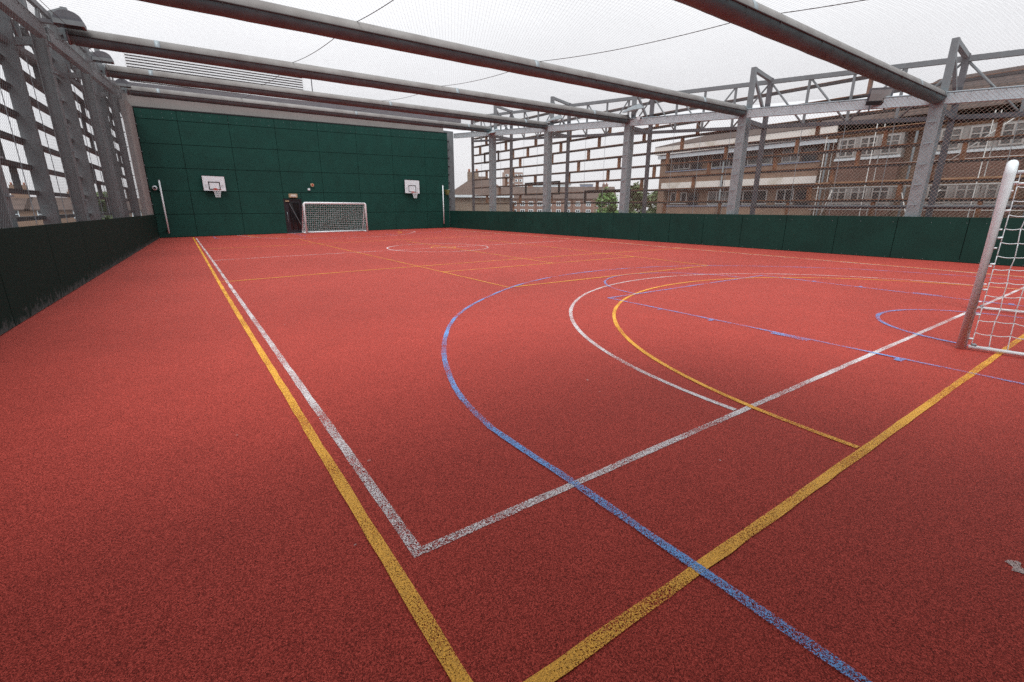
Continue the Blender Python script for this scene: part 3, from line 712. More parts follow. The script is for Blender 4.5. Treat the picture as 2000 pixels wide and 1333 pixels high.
def eaves_beam(side, y0, y1, label):
    Pt = RPt if side > 0 else LPt; out = RN if side > 0 else LN
    off = .20 if side > 0 else .36
    o = thing('eaves_beam', label, 'beam', Pt((y0 + y1) / 2, off, beam_z((y0 + y1) / 2)), 'eaves beams along the ' + ('right' if side > 0 else 'left') + ' side')
    a = Pt(y0, off, beam_z(y0)); c = Pt(y1, off, beam_z(y1)); mt = GALVB if side > 0 else GREYP
    q = MB(); q.bar(a + out * .02 - Z * .16, c + out * .02 - Z * .16, .016, .27); q.build('beam_web', mt, o)
    q = MB(); q.bar(a + out * .09 - Z * .01, c + out * .09 - Z * .01, .17, .018); q.build('top_flange', mt, o)
    q = MB(); q.bar(a + out * .09 - Z * .305, c + out * .09 - Z * .305, .17, .018); q.build('bottom_flange', mt, o)
    q = MB(); q.tube(a - out * .02 - Z * .045, c - out * .02 - Z * .045, .008, 5)
    n = int((c - a).length / .35)
    for i in range(n):
        p = a.lerp(c, (i + .5) / n); q.tube(p - out * .02 - Z * .045, p - out * .02 - Z * .09, .006, 4)
    q.build('net_wire', CORD, o)
YS = [-.9] + ST + [32.4]
YSL = [-.9] + TL_Y + [28.4]
BW = ['overhead bay nearest the camera', 'first bay beyond the goal post', 'second bay beyond the goal post', 'third bay beyond the goal post', 'fourth bay beyond the goal post', 'last bay at the green wall']
for k in range(6):
    eaves_beam(1, YS[k] + .17, YS[k + 1] - .17, 'pale galvanised eaves beam on the right, ' + BW[k])
    eaves_beam(-1, YSL[k] + .17, YSL[k + 1] - .17, 'grey eaves beam on the left, ' + ['overhead bay beside the camera', 'bay at the left edge of the view', 'bay leading to the large dome floodlight', 'bay after the large dome floodlight', 'second last bay before the green wall', 'last bay at the green wall'][k])

RZ = [1.77 + .583 * i for i in range(-1, 12)]                    # heights of the lattice rails
UPR = [(903.7, 282.8), (937.5, 292.5), (926, 311), (915, 328.5), (950, 340.5), (949.5, 276), (904.5, 343.5), (927, 375), (987.8, 285), (1046, 277), (1001.5, 300.8), (1030.5, 297), (1015.5, 316.5), (1001.5, 336),
       (1045, 350), (988.5, 354), (975.8, 371), (1015.5, 388), (1001.7, 403.5), (951, 387), (1113, 266), (1095, 289), (1077.8, 310.5), (1129.5, 325.5), (1110.8, 347), (1076, 388.5), (1170, 279), (1149, 303),
       (1187, 342), (1166, 362), (1191, 252), (1283, 245), (1257.6, 270), (1232.8, 294), (1208.8, 318), (1277, 337), (1253, 358), (1362, 260), (1331.7, 284), (1304, 308), (1417, 303), (1384, 330), (1354, 356),
       (1324, 380.6), (1297, 406.5), (1405, 406), (1555, 294), (1513, 325.5), (1580, 382), (1537, 409), (1596, 260), (1726.6, 279), (1674, 315), (1624, 349), (1579, 380.5), (1755, 378), (1703, 405), (1818, 340),
       (1948, 263.5), (1880, 304), (1982, 376), (1910, 412), (1570, 171), (1697, 178), (1915.6, 149), (1984, 111), (896.7, 320), (896.7, 300), (896.7, 340), (896.7, 280), (896.7, 360)]
DARKF = [(1027.5, 359, 1092, 379), (914, 382.5, 937, 399), (947, 300, 974, 315.5), (1144, 374, 1229, 396), (914, 352, 936, 368)]
def outer_bay(side, k, y0, y1, label):
    Pt = RPt if side > 0 else LPt; out = RN if side > 0 else LN
    OFF = 1.9 if side > 0 else 1.12
    grp = 'lattice screens outside the ' + ('right' if side > 0 else 'left') + ' mesh'
    o = thing('lattice_screen', label, 'screen', Pt((y0 + y1) / 2, OFF + .1), grp)
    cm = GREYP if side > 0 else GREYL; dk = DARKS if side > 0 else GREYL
    a, c = y0 + .08, y1 - .08
    q = MB(); q.bar(Pt(a, OFF, chord_z(a)), Pt(c, OFF, chord_z(c)), .12, .15); q.build('top_chord', cm, o)
    q = MB(); q.bar(Pt(a, OFF, lower_z(a)), Pt(c, OFF, lower_z(c)), .12, .13); q.build('bottom_chord', dk, o)
    ys = [lerp(y1, y0, i / 4) for i in range(5)]                 # far to near
    for i in (1, 2, 3):
        q = MB(); q.bar(Pt(ys[i], OFF, lower_z(ys[i]) + .066), Pt(ys[i], OFF, chord_z(ys[i]) - .076), .075, .075, out); q.build('truss_post', cm, o)
        q = MB(); q.tube(Pt(ys[i], OFF - .02, LOWZ * .2), Pt(ys[i], OFF - .02, lower_z(ys[i]) - .066), .009, 5); q.build('drop_wire', GALV, o)
    for i in range(4):
        f, n = ys[i], ys[i + 1]; f -= .08; n += .06
        q = MB()
        if i < 2: q.tube(Pt(f, OFF, chord_z(f) - .09), Pt(n, OFF, lower_z(n) + .08), .035, 8)
        else: q.tube(Pt(f, OFF, lower_z(f) + .08), Pt(n, OFF, chord_z(n) - .09), .035, 8)
        q.build('truss_diagonal', cm, o)
    for z in RZ:
        ya = max(y0 + .0, (z + .12 - 5.44) / .076); yb = y1
        if z < .9 or ya > yb - .3: continue
        q = MB(); q.bar(Pt(ya + .001, OFF + .19, z), Pt(yb - .001, OFF + .19, z), .20, .09); lr = q.build('lattice_rail', RAIL, o)
        q = MB(); q.bar(Pt(ya + .001, OFF + .086, z + .035), Pt(yb - .001, OFF + .086, z + .033), .006, .028); q.build('rusty_edge', RUST if side > 0 else RAIL, lr)  # left edges take the dark rail colour too, as backlit
    # short uprights set brick-fashion between the rails
    if side > 0:
        for (u, v) in UPR:
            p = onplane(u, v, RA + RN * (OFF + .17), RD)
            if y0 < p.y <= y1:
                i = max(j for j in range(len(RZ)) if RZ[j] <= p.z) if p.z > RZ[0] else 0
                if RZ[i + 1] + .06 > chord_z(p.y): continue
                q = MB(); q.bar(Pt(p.y, OFF + .19, RZ[i] + .046), Pt(p.y, OFF + .19, RZ[i + 1] - .046), .10, .16, out); q.build('lattice_upright', RUST, o)
        for (u0, v0, u1, v1) in DARKF:
            p = onplane(u0, v0, RA + RN * (OFF + .08), RD); r_ = onplane(u1, v1, RA + RN * (OFF + .08), RD)
            if not y0 < (p.y + r_.y) / 2 <= y1: continue
            q = MB(); za, zb2 = p.z, r_.z; w_ = .09
            for zz in (za, zb2): q.bar(Pt(p.y, OFF + .06, zz), Pt(r_.y, OFF + .06, zz), .1, w_)
            for yy in (p.y, r_.y): q.bar(Pt(yy, OFF + .06, min(za, zb2) - w_ / 2), Pt(yy, OFF + .06, max(za, zb2) + w_ / 2), .11, w_, out)
            q.build('window_frame', BLACK, o)
    else:
        rr = random.Random(40 + k)
        for i, z in enumerate(RZ[:-1]):
            if z < .9: continue
            y = y0 + .5 + rr.random() * 1.3
            while y < y1 - .2:
                if RZ[i + 1] + .06 < chord_z(y):
                    q = MB(); q.bar(Pt(y, OFF + .19, z + .046), Pt(y, OFF + .19, RZ[i + 1] - .046), .055, .12, out); q.build('lattice_upright', RAIL, o)  # backlit left uprights: their shade is put in by the dark rail colour
                y += rr.uniform(2.0, 4.2)
for k in range(6):
    y0, y1 = YS[k], YS[k + 1]
    outer_bay(1, k, y0, y1, 'brown steel lattice with truss on the right, ' + BW[k])
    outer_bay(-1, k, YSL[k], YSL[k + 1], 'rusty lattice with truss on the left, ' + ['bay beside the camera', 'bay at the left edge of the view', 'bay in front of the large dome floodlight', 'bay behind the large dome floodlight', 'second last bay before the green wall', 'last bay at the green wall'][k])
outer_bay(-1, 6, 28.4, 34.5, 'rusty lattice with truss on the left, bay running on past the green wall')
for side, ys in ((1, ST + [32.4]), (-1, TL_Y + [28.4])):
    Pt = RPt if side > 0 else LPt; al = RD if side > 0 else LD; out = RN if side > 0 else LN
    for k, y in enumerate(ys):
        lab = ('dark square column outside the right lattice, ' if side > 0 else 'dark column outside the left lattice, ') + ORD[k] + ' to the camera'
        o = thing('outer_column', lab, 'column', Pt(y, 1.9 if side > 0 else 1.12, GZ), 'columns carrying the outer ' + ('right' if side > 0 else 'left') + ' trusses')
        q = MB(); ha, hb = (.075, .075) if side > 0 else (.09, .15)
        q.obox(Pt(y, 1.9 if side > 0 else 1.12), al, out, Z, -ha, ha, -hb, hb, GZ + .02, chord_z(y) + .13); q.build('column_shaft', DARKS if side > 0 else GREYL, o)
        q = MB(); q.obox(Pt(y, 1.9 if side > 0 else 1.12), al, out, Z, -.18, .18, -.20, .20, GZ + .003, GZ + .019); q.build('base_plate', DARKS, o)
# lower pipe rail of the nearest bays on the right
b = MB(); b.tube(RPt(2.0, 1.6, 1.555), RPt(10.6, 1.6, 1.555), .055, 10)
o = tag(b.build('pipe_rail', DARKS), 'dark horizontal pipe just above the right low wall', 'pipe')

# ------------------------------------------------------------------ nets
def net_grid(mb, O, X, Y, lx, ly, ang, sp, rad, top=None, seg=2.0):
    """two families of straight cords, at +-ang from Y, inside the rectangle 0..lx by 0..ly of the plane O, X, Y"""
    nrm = X.cross(Y).normalized()
    for sgn in (1, -1):
        d = (sin(ang) * sgn, cos(ang)); nn = (d[1], -d[0])
        cs = [x * nn[0] + y * nn[1] for x in (0, lx) for y in (0, ly)]
        k = math.ceil(min(cs) / sp)
        while k * sp < max(cs):
            c0 = (nn[0] * k * sp, nn[1] * k * sp); t0, t1 = -1e9, 1e9
            for i, L_ in ((0, lx), (1, ly)):
                if abs(d[i]) < 1e-9: continue
                a, b_ = sorted(((0 - c0[i]) / d[i], (L_ - c0[i]) / d[i])); t0 = max(t0, a); t1 = min(t1, b_)
            k += 1
            if t1 - t0 < .02: continue
            m_ = max(1, int((t1 - t0) / seg)); dv = X * d[0] + Y * d[1]; pv = X * nn[0] + Y * nn[1]
            rings = []
            for i in range(m_ + 1):
                t = lerp(t0, t1, i / m_); x, y = c0[0] + d[0] * t, c0[1] + d[1] * t
                p = O + X * x + Y * y
                if top: p = top(p, x, y)
                rings.append(mb.add([p + pv * rad, p - pv * rad * .5 + nrm * rad * .87, p - pv * rad * .5 - nrm * rad * .87]))
            for a, c in zip(rings, rings[1:]):
                for j in range(3): mb.face((a + j, a + (j + 1) % 3, c + (j + 1) % 3, c + j))
# roof net, sloping with the roof
b = MB(); y0, y1 = -1.0, 32.5
O = V(-2.0, y0, tube_z(y0) + .185); Yd = V(0, 1, .0785)
net_grid(b, O, V(1, 0, 0), Yd, 20.3, y1 - y0, R(28), .066, .0012, seg=2.5)
tag(b.build('roof_net', NETM), 'fine grey mesh net stretched over the whole court', 'net')
b = MB(); P0 = RPt(-1.0, .17, 1.24)
def bend_r(p, x, y): return V(p.x, p.y, lerp(1.24, beam_z(p.y) - .05, y / 5.3))
net_grid(b, P0, RD, Z, 33.2, 5.3, R(32), .090, .0029, bend_r, seg=1.2)
tag(b.build('side_net', NETD), 'diamond mesh net hanging along the right side above the low wall', 'net')
b = MB(); P0 = LPt(-1.0, .14, 1.10)
def bend_l(p, x, y): 
    q_ = p + LN * (.03 * sin(x * .9) * (1 - y / 5.2))
    return V(q_.x, q_.y, lerp(1.12 + .03 * sin(x * 2.2), beam_z(p.y) - .05, y / 5.2))
net_grid(b, P0, LD, Z, 29.2, 5.2, R(32), .070, .0014, bend_l, seg=1.2)
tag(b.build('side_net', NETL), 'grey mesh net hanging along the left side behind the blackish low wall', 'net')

# ------------------------------------------------------------------ floodlights
def flood(P, inward, along, s, label, grp):   # domed hood over a flat lamp body
    o = thing('floodlight', label, 'floodlight', P, grp)
    d0 = inward
    q = MB(); prof = []
    n = 14
    for i in range(n + 1):
        a = pi * i / n; prof.append(P + d0 * (-.48 * s * cos(a)) + Z * (.36 * s * sin(a) + .06))
    q.prism([p - along * .30 * s for p in prof], along * .60 * s); q.build('dome_hood', DARKS, o)
    q = MB(); q.obox(P, d0, along, Z, -.50 * s, .50 * s, -.31 * s, .31 * s, -.04, .058); q.build('lamp_body', GREYL, o)
    q = MB(); q.obox(P, d0, along, Z, -.40 * s, .40 * s, -.24 * s, .24 * s, -.05, -.041); q.build('lamp_glass', GLASS, o)
    q = MB(); q.bar(P - d0 * .40 * s, LPt(P.y, .40, beam_z(P.y) + .01), .12, .08); q.build('mounting_arm', DARKS, o)
for (u, v, y, s_, lab) in ((137, 49, 16.0, .54, 'domed grey floodlight high on the left eaves, largest of the domed three'), (202, 119, 21.2, .50, 'domed grey floodlight on the left eaves, second of three'), (241, 168, 26.4, .48, 'domed grey floodlight on the left eaves, third, nearest the green wall')):
    d_ = ray(u, v); P = CAM + d_ * (y / d_.y)
    flood(P, -LN, LD, s_, lab, 'floodlights on the left eaves')
for (u, v, y, lab) in ((1235, 214, 16.1, 'pale flat floodlight above the middle right column, beside the small security camera'), (1081, 234, 21.8, 'pale flat floodlight above the second farthest right column'), (962, 259, 27.3, 'pale flat floodlight above the last right column before the green wall')):
    d_ = ray(u, v); P = CAM + d_ * (y / d_.y)
    o = thing('floodlight', lab, 'floodlight', P, 'floodlights on the right eaves')
    X_ = (-RN - Z * .22).normalized(); Y_ = (RD - Z * .10).normalized(); Z_ = X_.cross(Y_).normalized()
    if Z_.z < 0: Z_ = -Z_
    W_ = lambda a, b_, c_: P + X_ * a + Y_ * b_ + Z_ * c_
    q = MB(); q.hexa([W_(-.42, -.32, -.05), W_(.36, -.32, -.05), W_(.36, .32, -.05), W_(-.42, .32, -.05), W_(-.30, -.22, .16), W_(.30, -.28, .03), W_(.30, .28, .03), W_(-.30, .22, .16)] if X_.cross(Y_).z > 0 else
                     [W_(-.42, .32, -.05), W_(.36, .32, -.05), W_(.36, -.32, -.05), W_(-.42, -.32, -.05), W_(-.30, .22, .16), W_(.30, .28, .03), W_(.30, -.28, .03), W_(-.30, -.22, .16)])
    q.build('lamp_body', GALV, o)
    q = MB(); q.obox(P, X_, Y_, Z_, -.34, .30, -.26, .26, -.06, -.051); q.build('lamp_glass', PALE, o)
    q = MB(); q.bar(P - X_ * .40, RPt(P.y, .25, beam_z(P.y) + .002), .10, .06); q.build('mounting_arm', GREYP, o)
# the near floodlight on the right faces the camera: a tilted flat lamp
P = RPt(6.45, .12, 4.80)
o = thing('floodlight', 'square dark floodlight tilted down on the right beam left of the nearest tube end', 'floodlight', P, 'floodlights on the right eaves')
fx = (-RN * .8 - RD * .6).normalized(); fy = Z.cross(fx).normalized()
dn = (fx * .96 - Z * .28).normalized(); uu_ = dn.cross(fy).normalized()
if uu_.z < 0: uu_ = -uu_
q = MB(); q.hexa([P + fy * -.26 - uu_ * .16 - dn * .12, P + fy * .26 - uu_ * .16 - dn * .12, P + fy * .26 + uu_ * .20 - dn * .12, P + fy * -.26 + uu_ * .20 - dn * .12, P + fy * -.33 - uu_ * .22, P + fy * .33 - uu_ * .22, P + fy * .33 + uu_ * .26, P + fy * -.33 + uu_ * .26]); q.build('lamp_body', DARKS, o)
q = MB(); q.obox(P, fy, uu_, dn, -.27, .27, -.10, .20, .001, .012); q.build('lamp_glass', mat('dull_lamp_glass', (.24, .25, .25), .2, .1), o)
q = MB(); q.obox(P, fy, uu_, dn, -.33, .33, -.22, -.12, .001, .03); q.build('lower_visor', BLACK, o)
q = MB()
for s_ in (-.2, .2): q.bar(P + fy * s_ - Z * .16 - dn * .05, P + fy * s_ - Z * .40 - dn * .08, .05, .03, fy)
q.build('mounting_arm', DARKS, o)
o = thing('security_camera', 'small white camera on the right beam beside the middle floodlight', 'camera', RPt(15.5, .05, 5.42))
P = RPt(15.6, .06, 5.42); q = MB(); q.bar(P, P - RN * .12 - RD * .26 - Z * .05, .14, .13); q.build('camera_housing', WHITEB, o)
q = MB(); q.disc(P - RN * .125 - RD * .27 - Z * .052, RN * .12 + RD * .26, .05, .02, 12); q.build('camera_lens', BLACK, o)
q = MB(); q.bar(P + RN * .02, P + RN * .17, .06, .06); q.build('camera_bracket', GALV, o)

# ------------------------------------------------------------------ goals
def net_panel(mb, p00, p10, p11, p01, nu, nv, bulge, rad, seed=0, sag=0.0):
    rr = random.Random(seed); p00, p10, p11, p01 = map(Vector, (p00, p10, p11, p01)); bulge = Vector(bulge)
    def P(i, j):
        s, t = i / nu, j / nv
        p = p00 * (1 - s) * (1 - t) + p10 * s * (1 - t) + p11 * s * t + p01 * (1 - s) * t
        p = p + bulge * (4 * s * (1 - s)) * (4 * t * (1 - t))
        if 0 < i < nu and 0 < j < nv: p = p + V(rr.uniform(-1, 1), rr.uniform(-1, 1), rr.uniform(-1, 1)) * .012
        return p - Z * sag * (4 * s * (1 - s)) * t
    G = [[P(i, j) for j in range(nv + 1)] for i in range(nu + 1)]
    def seg(a, c):
        k = 4; pts = [a.lerp(c, x / k) - Z * .010 * 4 * (x / k) * (1 - x / k) for x in range(k + 1)]
        mb.path(pts, rad, 5)
    for i in range(nu + 1):
        for j in range(nv): seg(G[i][j], G[i][j + 1])
    for j in range(nv + 1):
        for i in range(nu): seg(G[i][j], G[i + 1][j])
def goal(A, xd, width, height, depth, topd, r, rad, cell, label, seed, bar_r):
    xd = Vector(xd).normalized(); back = V(xd.y, -xd.x, 0) if seed == 1 else V(-xd.y, xd.x, 0); A = Vector(A); B = A + xd * width
    o = thing('goal', label, 'goal', (A + B) / 2, 'five-a-side goals')
    for e_, sg in ((A, 1), (B, -1)):
        q = MB(); k = .10
        pts = [e_ + Z * .003, e_ + Z * (height - k)] + [e_ + xd * sg * k * (1 - cos(a)) + Z * (height - k + k * sin(a)) for a in (pi / 6, pi / 3)] + [e_ + xd * sg * k + Z * height]
        q.path(pts, r, 16); q.build('goal_post', WHITE, o)
    q = MB(); q.tube(A + xd * .101 + Z * height, B - xd * .101 + Z * height, r, 16); q.build('crossbar', WHITE, o)
    h2 = height - .02
    for e_ in (A, B):
        q = MB(); q.tube(e_ + back * (r + .01) + Z * .035, e_ + back * depth + Z * .035, bar_r, 10); q.build('side_bar', WHITE, o)
        q = MB(); q.path([e_ + back * (r + .005) + Z * (h2 - .06), e_ + back * topd + Z * (h2 - .05), e_ + back * (depth - .02) + Z * .07], bar_r * .8, 8); q.build('back_stay', WHITE, o)
        q = MB()
        q.path([e_ + back * (r + .05) + Z * .06 + V(.02 * cos(t * 2.1), .02 * sin(t * 2.1), .01 * sin(t * 1.3)) for t in range(9)], .008, 5); q.build('corner_joint', GALV, o)
        q = MB()
        for i in range(7):
            zz = .12 + i * (height - .3) / 6; q.tube(e_ + back * (r - .004) + Z * zz, e_ + back * (r + .035) + Z * (zz + .004), .011, 8)
        q.build('net_clip', WHITE, o)
    q = MB(); q.tube(A + back * depth + Z * .035, B + back * depth + Z * .035, bar_r * 1.3, 10); q.build('back_bar', WHITE, o)
    q = MB(); nv = int(height / cell)
    s0 = r + .03
    for e_, sg in (((A, -1),) if seed == 1 else ((A, -1), (B, 1))):
        net_panel(q, e_ + back * s0 + Z * .06, e_ + back * (depth + .02) + Z * .05, e_ + back * (topd + .03) + Z * (h2 - .04), e_ + back * s0 + Z * (h2 - .06), max(3, int(depth / cell)), nv, xd * sg * -.07, rad, 3 + sg)
    net_panel(q, A + back * (depth + .02) + Z * .05, B + back * (depth + .02) + Z * .05, B + back * (topd + .03) + Z * (h2 - .04), A + back * (topd + .03) + Z * (h2 - .04), int(width / cell), nv, back * -.12, rad, 7)
    if seed != 1: net_panel(q, A + back * s0 + Z * (h2 - .02), B + back * s0 + Z * (h2 - .02), B + back * (topd + .03) + Z * (h2 - .04), A + back * (topd + .03) + Z * (h2 - .04), int(width / cell), max(1, int(topd / cell)), Z * -.05, rad, 9)
    q.build('goal_net', NETW, o)
goal((6.83, 1.16, 0), (.986, .166, 0), 3.0, 1.90, 1.15, .95, .045, .0045, .138, 'large white goal cut off by the right edge of the view, its post nearest', 1, .020)
goal((6.08, 29.36, 0), (3.77, .65, 0), 3.80, 1.70, .66, .12, .058, .0055, .115, 'white goal standing in front of the green end wall beside the door', 2, .04)

# ------------------------------------------------------------------ buildings
def wall_box(mb, x0, x1, y0, y1, z0, z1): mb.box(x0, x1, y0, y1, z0, z1)

# the school block behind the green wall: beige upper wall, slate roof edge, louvred plant screen
SB = thing('school_building', 'beige building with slate roof edge and white louvred screen behind the green wall', 'building', EPt(9, GZ, 4))
BK = V(0, 21, 0)
def slab_on_wall(t0, t1, o0, z00, z01, z10, z11):
    f = [EPt(t0, z00, o0), EPt(t1, z01, o0)]; g = [EPt(t0, z10, o0), EPt(t1, z11, o0)]
    return [f[0], f[1], f[1] + BK, f[0] + BK, g[0], g[1], g[1] + BK, g[0] + BK]
q = MB(); q.hexa(slab_on_wall(-.3, 18.3, .30, GZ + .004, GZ + .004, 6.57, 7.50)); q.build('wall', BEIGE, SB)
q = MB(); q.hexa(slab_on_wall(-.9, 19.9, .12, 6.58, 7.59, 6.76, 7.93)); rf = q.build('roof', SLATE, SB)
q = MB()
for t in (3.9, 8.2, 13.3, 14.1, 15.4, 16.1, 18.0): q.tube(EPt(t, lerp(6.72, 7.98, t / 20.5) - .05, 1.0), EPt(t, lerp(6.72, 7.98, t / 20.5) + .14, 1.0), .10, 8)
q.build('roof_vent', GREYP, rf)
# louvred screen
lx0, lx1, ly, z0, z1 = -1.32, 11.12, 48.0, 11.0, 12.32
q = MB(); q.box(lx0 + .06, lx1 - .06, ly + .25, ly + 6, 5.5, 12.95); ls = q.build('plant_room', LOUVD, SB)
q = MB(); zz = 9.2
while zz < 12.95:
    q.hexa([(lx0, ly - .05, zz), (lx1, ly - .05, zz), (lx1, ly + .10, zz + .10), (lx0, ly + .10, zz + .10), (lx0, ly - .05, zz + .105), (lx1, ly - .05, zz + .105), (lx1, ly + .10, zz + .13), (lx0, ly + .10, zz + .13)]); zz += .19
q.build('louvre_blades', LOUV, ls)
q = MB()
for i in range(13): x = lx0 + .5 + i * 1.05; q.box(x, x + .06, ly + .12, ly + .22, 9.1, 13.05)
q.build('louvre_posts', DARKS, ls)
q = MB(); P = V(4.25, 49, 12.95); q.tube(P, P + Z * .75, .025, 6); q.tube(P + Z * .6 - V(.2, 0, 0), P + Z * .6 + V(1.3, 0, .0), .012, 5)
for i in range(9): q.tube(P + V(.1 + i * .13, 0, .6 - .12), P + V(.1 + i * .13, 0, .6 + .12), .008, 4)
for i in range(3): q.tube(P + V(-.15 + i * .12, 0, .35), P + V(-.15 + i * .12, 0, .8), .02, 4)
tag(q.build('roof_aerial', GREYP), 'thin television aerial standing above the louvred screen', 'aerial')

# big housing block across the street on the right
HX = 32.3; Y0, Y1 = -14.0, 25.5
HB = thing('apartment_block', 'long brown brick apartment block with cream balcony bands across the street', 'building', V(HX + 5, 6, GZ))
q = MB(); q.box(HX + .5, HX + 10.5, Y0, Y1, GZ + .004, 5.5); q.box(HX, HX + .5, Y1 - .55, Y1, GZ + .004, 5.5); q.box(HX, HX + .5, -1.0, -.6, GZ + .004, 5.5)
q.build('wall', BRICK, HB)
q = MB(); ex0, ex1, ey0, ey1 = HX - .45, HX + 11, Y0 - .4, Y1 + .35; rz0, rz1 = 6.12, 7.45; xr = HX + 5.2; ey0 = 10.3
q.v = []; i = q.add([(ex0, ey0, rz0), (ex1, ey0, rz0), (ex1, ey1, rz0), (ex0, ey1, rz0), (xr, ey0, rz1), (xr, ey1 - 1.3, rz1)])
for f in ((0, 4, 5, 3), (1, 2, 5, 4), (3, 5, 2), (0, 1, 4), (0, 3, 2, 1)): q.face([i + k for k in f])
rf = q.build('roof', TILE, HB)
q = MB(); ey0, ey1, rz1 = Y0 - .4, 11.6, 8.75
i = q.add([(ex0 - .02, ey0, rz0 + .01), (ex1, ey0, rz0 + .01), (ex1, ey1, rz0 + .01), (ex0 - .02, ey1, rz0 + .01), (xr, ey0, rz1), (xr, ey1 - 1.2, rz1)])
for f in ((0, 4, 5, 3), (1, 2, 5, 4), (3, 5, 2), (0, 1, 4), (0, 3, 2, 1)): q.face([i + k for k in f])
q.build('roof', TILE, HB)
q = MB(); q.box(HX - .42, HX - .30, 13.0, Y1 + .3, 5.54, 6.10); q.build('eaves_fascia', CREAM, HB)
q = MB(); q.box(HX - .295, HX + .49, 13.0, Y1 + .2, 5.50, 5.53); q.box(HX - .25, HX - .12, 13.0, Y1 + .1, 5.22, 5.45); q.build('soffit_band', WHITEB, HB)
for z_, nm in ((3.0, 'upper'), (.42, 'lower'), (-2.2, 'street')):
    for a, c in ((20.0, Y1 - .35), (13.8, 19.85)):
        q = MB(); q.box(HX - .12, HX - .02, a, c, z_, z_ + .42); q.build('balcony_band', CREAM, HB)
    q = MB(); q.box(HX - .06, HX + .49, 13.8, Y1 - .56, z_ + .02, z_ + .18); q.build('balcony_floor', GREYP, HB)
    q = MB(); q.box(HX + .0, HX + .10, 13.8, Y1 - .56, z_ + .43, z_ + 1.22); bp_ = q.build('balcony_parapet', BRICK, HB)
    q = MB(); q.box(HX - .05, HX + .13, 13.8, Y1 - .56, z_ + 1.225, z_ + 1.29); q.build('parapet_rail', BLUEG, bp_)
def win(parent, x, ya, yb, za, zb_, panes=2, fm=None, th=.06, name='window', transom=False):
    f = MB(); w_ = .07
    f.box(x - th, x - .004, ya, yb, za, za + w_); f.box(x - th, x - .004, ya, yb, zb_ - w_, zb_)
    for i in range(panes + 1):
        yy = lerp(ya, yb - w_, i / panes); f.box(x - th, x - .004, yy, yy + w_, za + w_, zb_ - w_)
    if transom: f.box(x - th + .005, x - .004, ya + w_, yb - w_, lerp(za, zb_, .62), lerp(za, zb_, .62) + .05)
    fo = f.build(name, fm or FRAMEW, parent)
    g_ = MB(); g_.box(x - .03, x - .003, ya + w_ * .5, yb - w_ * .5, za + w_ * .5, zb_ - w_ * .5); g_.build('pane', CGLASS if (transom or rnd.random() < .5) else GLASS, fo)
    return fo
WX = HX + .5
for z_ in (3.05, .47, -2.1):
    for ya, yb, za, zb_ in ((24.6, 23.1, 1.35, 2.25), (21.3, 19.2, 1.3, 2.25), (18.6, 16.9, 1.3, 2.25), (16.3, 15.2, 1.3, 2.25)):
        win(HB, WX, yb, ya, z_ + za, z_ + zb_, 3 if ya > 20 else 2)
    for yc, wd in ((22.55, .95), (14.65, .95), (18.9, .8)):
        d_ = MB(); d_.box(WX - .05, WX - .004, yc - wd / 2, yc + wd / 2, z_ + .2, z_ + 2.2); dd = d_.build('flat_door', mat('flat_door', (.10, .08, .075), .6, .2), HB)
        g_ = MB(); g_.box(WX - .06, WX - .051, yc - wd / 2 + .1, yc + wd / 2 - .1, z_ + 1.0, z_ + 2.05); g_.build('pane', GLASS, dd)
        s_ = MB(); s_.box(WX - .045, WX - .004, yc + wd / 2 + .01, yc + wd / 2 + .55, z_ + .25, z_ + 1.1); s_.build('side_panel', GREYW, HB)
    s_ = MB(); s_.box(WX - .03, WX - .004, 19.9, 21.2, z_ + .4, z_ + 1.28); s_.build('infill_panel', CREAM, HB)
# projecting white-framed bays nearer the camera
for (ya, yb) in ((9.85, 12.95), (5.2, 8.5), (.4, 3.8)):
    for z_ in (3.05, .47, -2.1):
        q = MB(); q.box(HX - .05, HX + .49, ya, yb, z_ - .05, z_ + 1.12); q.build('bay_apron', BRICKR, HB)
        q = MB(); q.box(HX - .08, HX + .49, ya, yb, z_ + 1.13, z_ + 2.42); bay = q.build('bay_panel', GREYW, HB)
        q = MB(); q.box(HX - .16, HX - .081, ya - .03, yb + .03, z_ + 1.12, z_ + 1.24); q.build('bay_sill', WHITEB, bay)
        for i in range(3):
            s_ = lerp(ya, yb, i / 3) + .12; win(HB, HX - .08, s_, s_ + .82, z_ + 1.32, z_ + 2.3, 2, transom=True)
q = MB(); q.box(HX - .2, HX + .49, -1, 13.0, 5.53, 5.72); q.build('eaves_board', WOOD, HB)
q = MB()
for yy in (13.4, 9.3, 4.6, 19.95):
    q = MB(); q.tube((HX - .18, yy, GZ), (HX - .18, yy, 5.5), .06, 8); q.build('drainpipe', GREYP, HB)

# scaffold in front of the near half of the block
SC = thing('scaffold', 'tube scaffold with timber boards standing against the brick apartment block', 'scaffold', V(HX - 1.2, 6, GZ))
sx0, sx1 = HX - 1.75, HX - .75
for i, yy in enumerate((12.9, 10.6, 8.4, 6.2, 4.0, 1.8)):
    for x in (sx0, sx1):
        q = MB(); q.tube((x, yy, GZ + .005), (x, yy, 5.6 + .4 * rnd.random()), .024, 6); q.build('standard', SCAF, SC)
for z_ in (-2.1, .35, 1.45, 2.62, 3.75):
    for x in (sx0 - .06, sx1 + .06):
        q = MB(); q.tube((x, 1.2, z_), (x, 13.2, z_), .022, 6); q.build('ledger', SCAF, SC)
for z_ in (.42, 2.70, 5.32):
    for j in range(2):
        q = MB(); q.box(sx0 + .08 + j * .43, sx0 + .48 + j * .43, 1.2, 13.1, z_, z_ + .04); q.build('scaffold_board', WOOD, SC)
    q = MB(); q.box(sx0 + .035, sx0 + .07, 1.2, 13.1, z_ + .042, z_ + .24); q.build('toe_board', WOOD, SC)
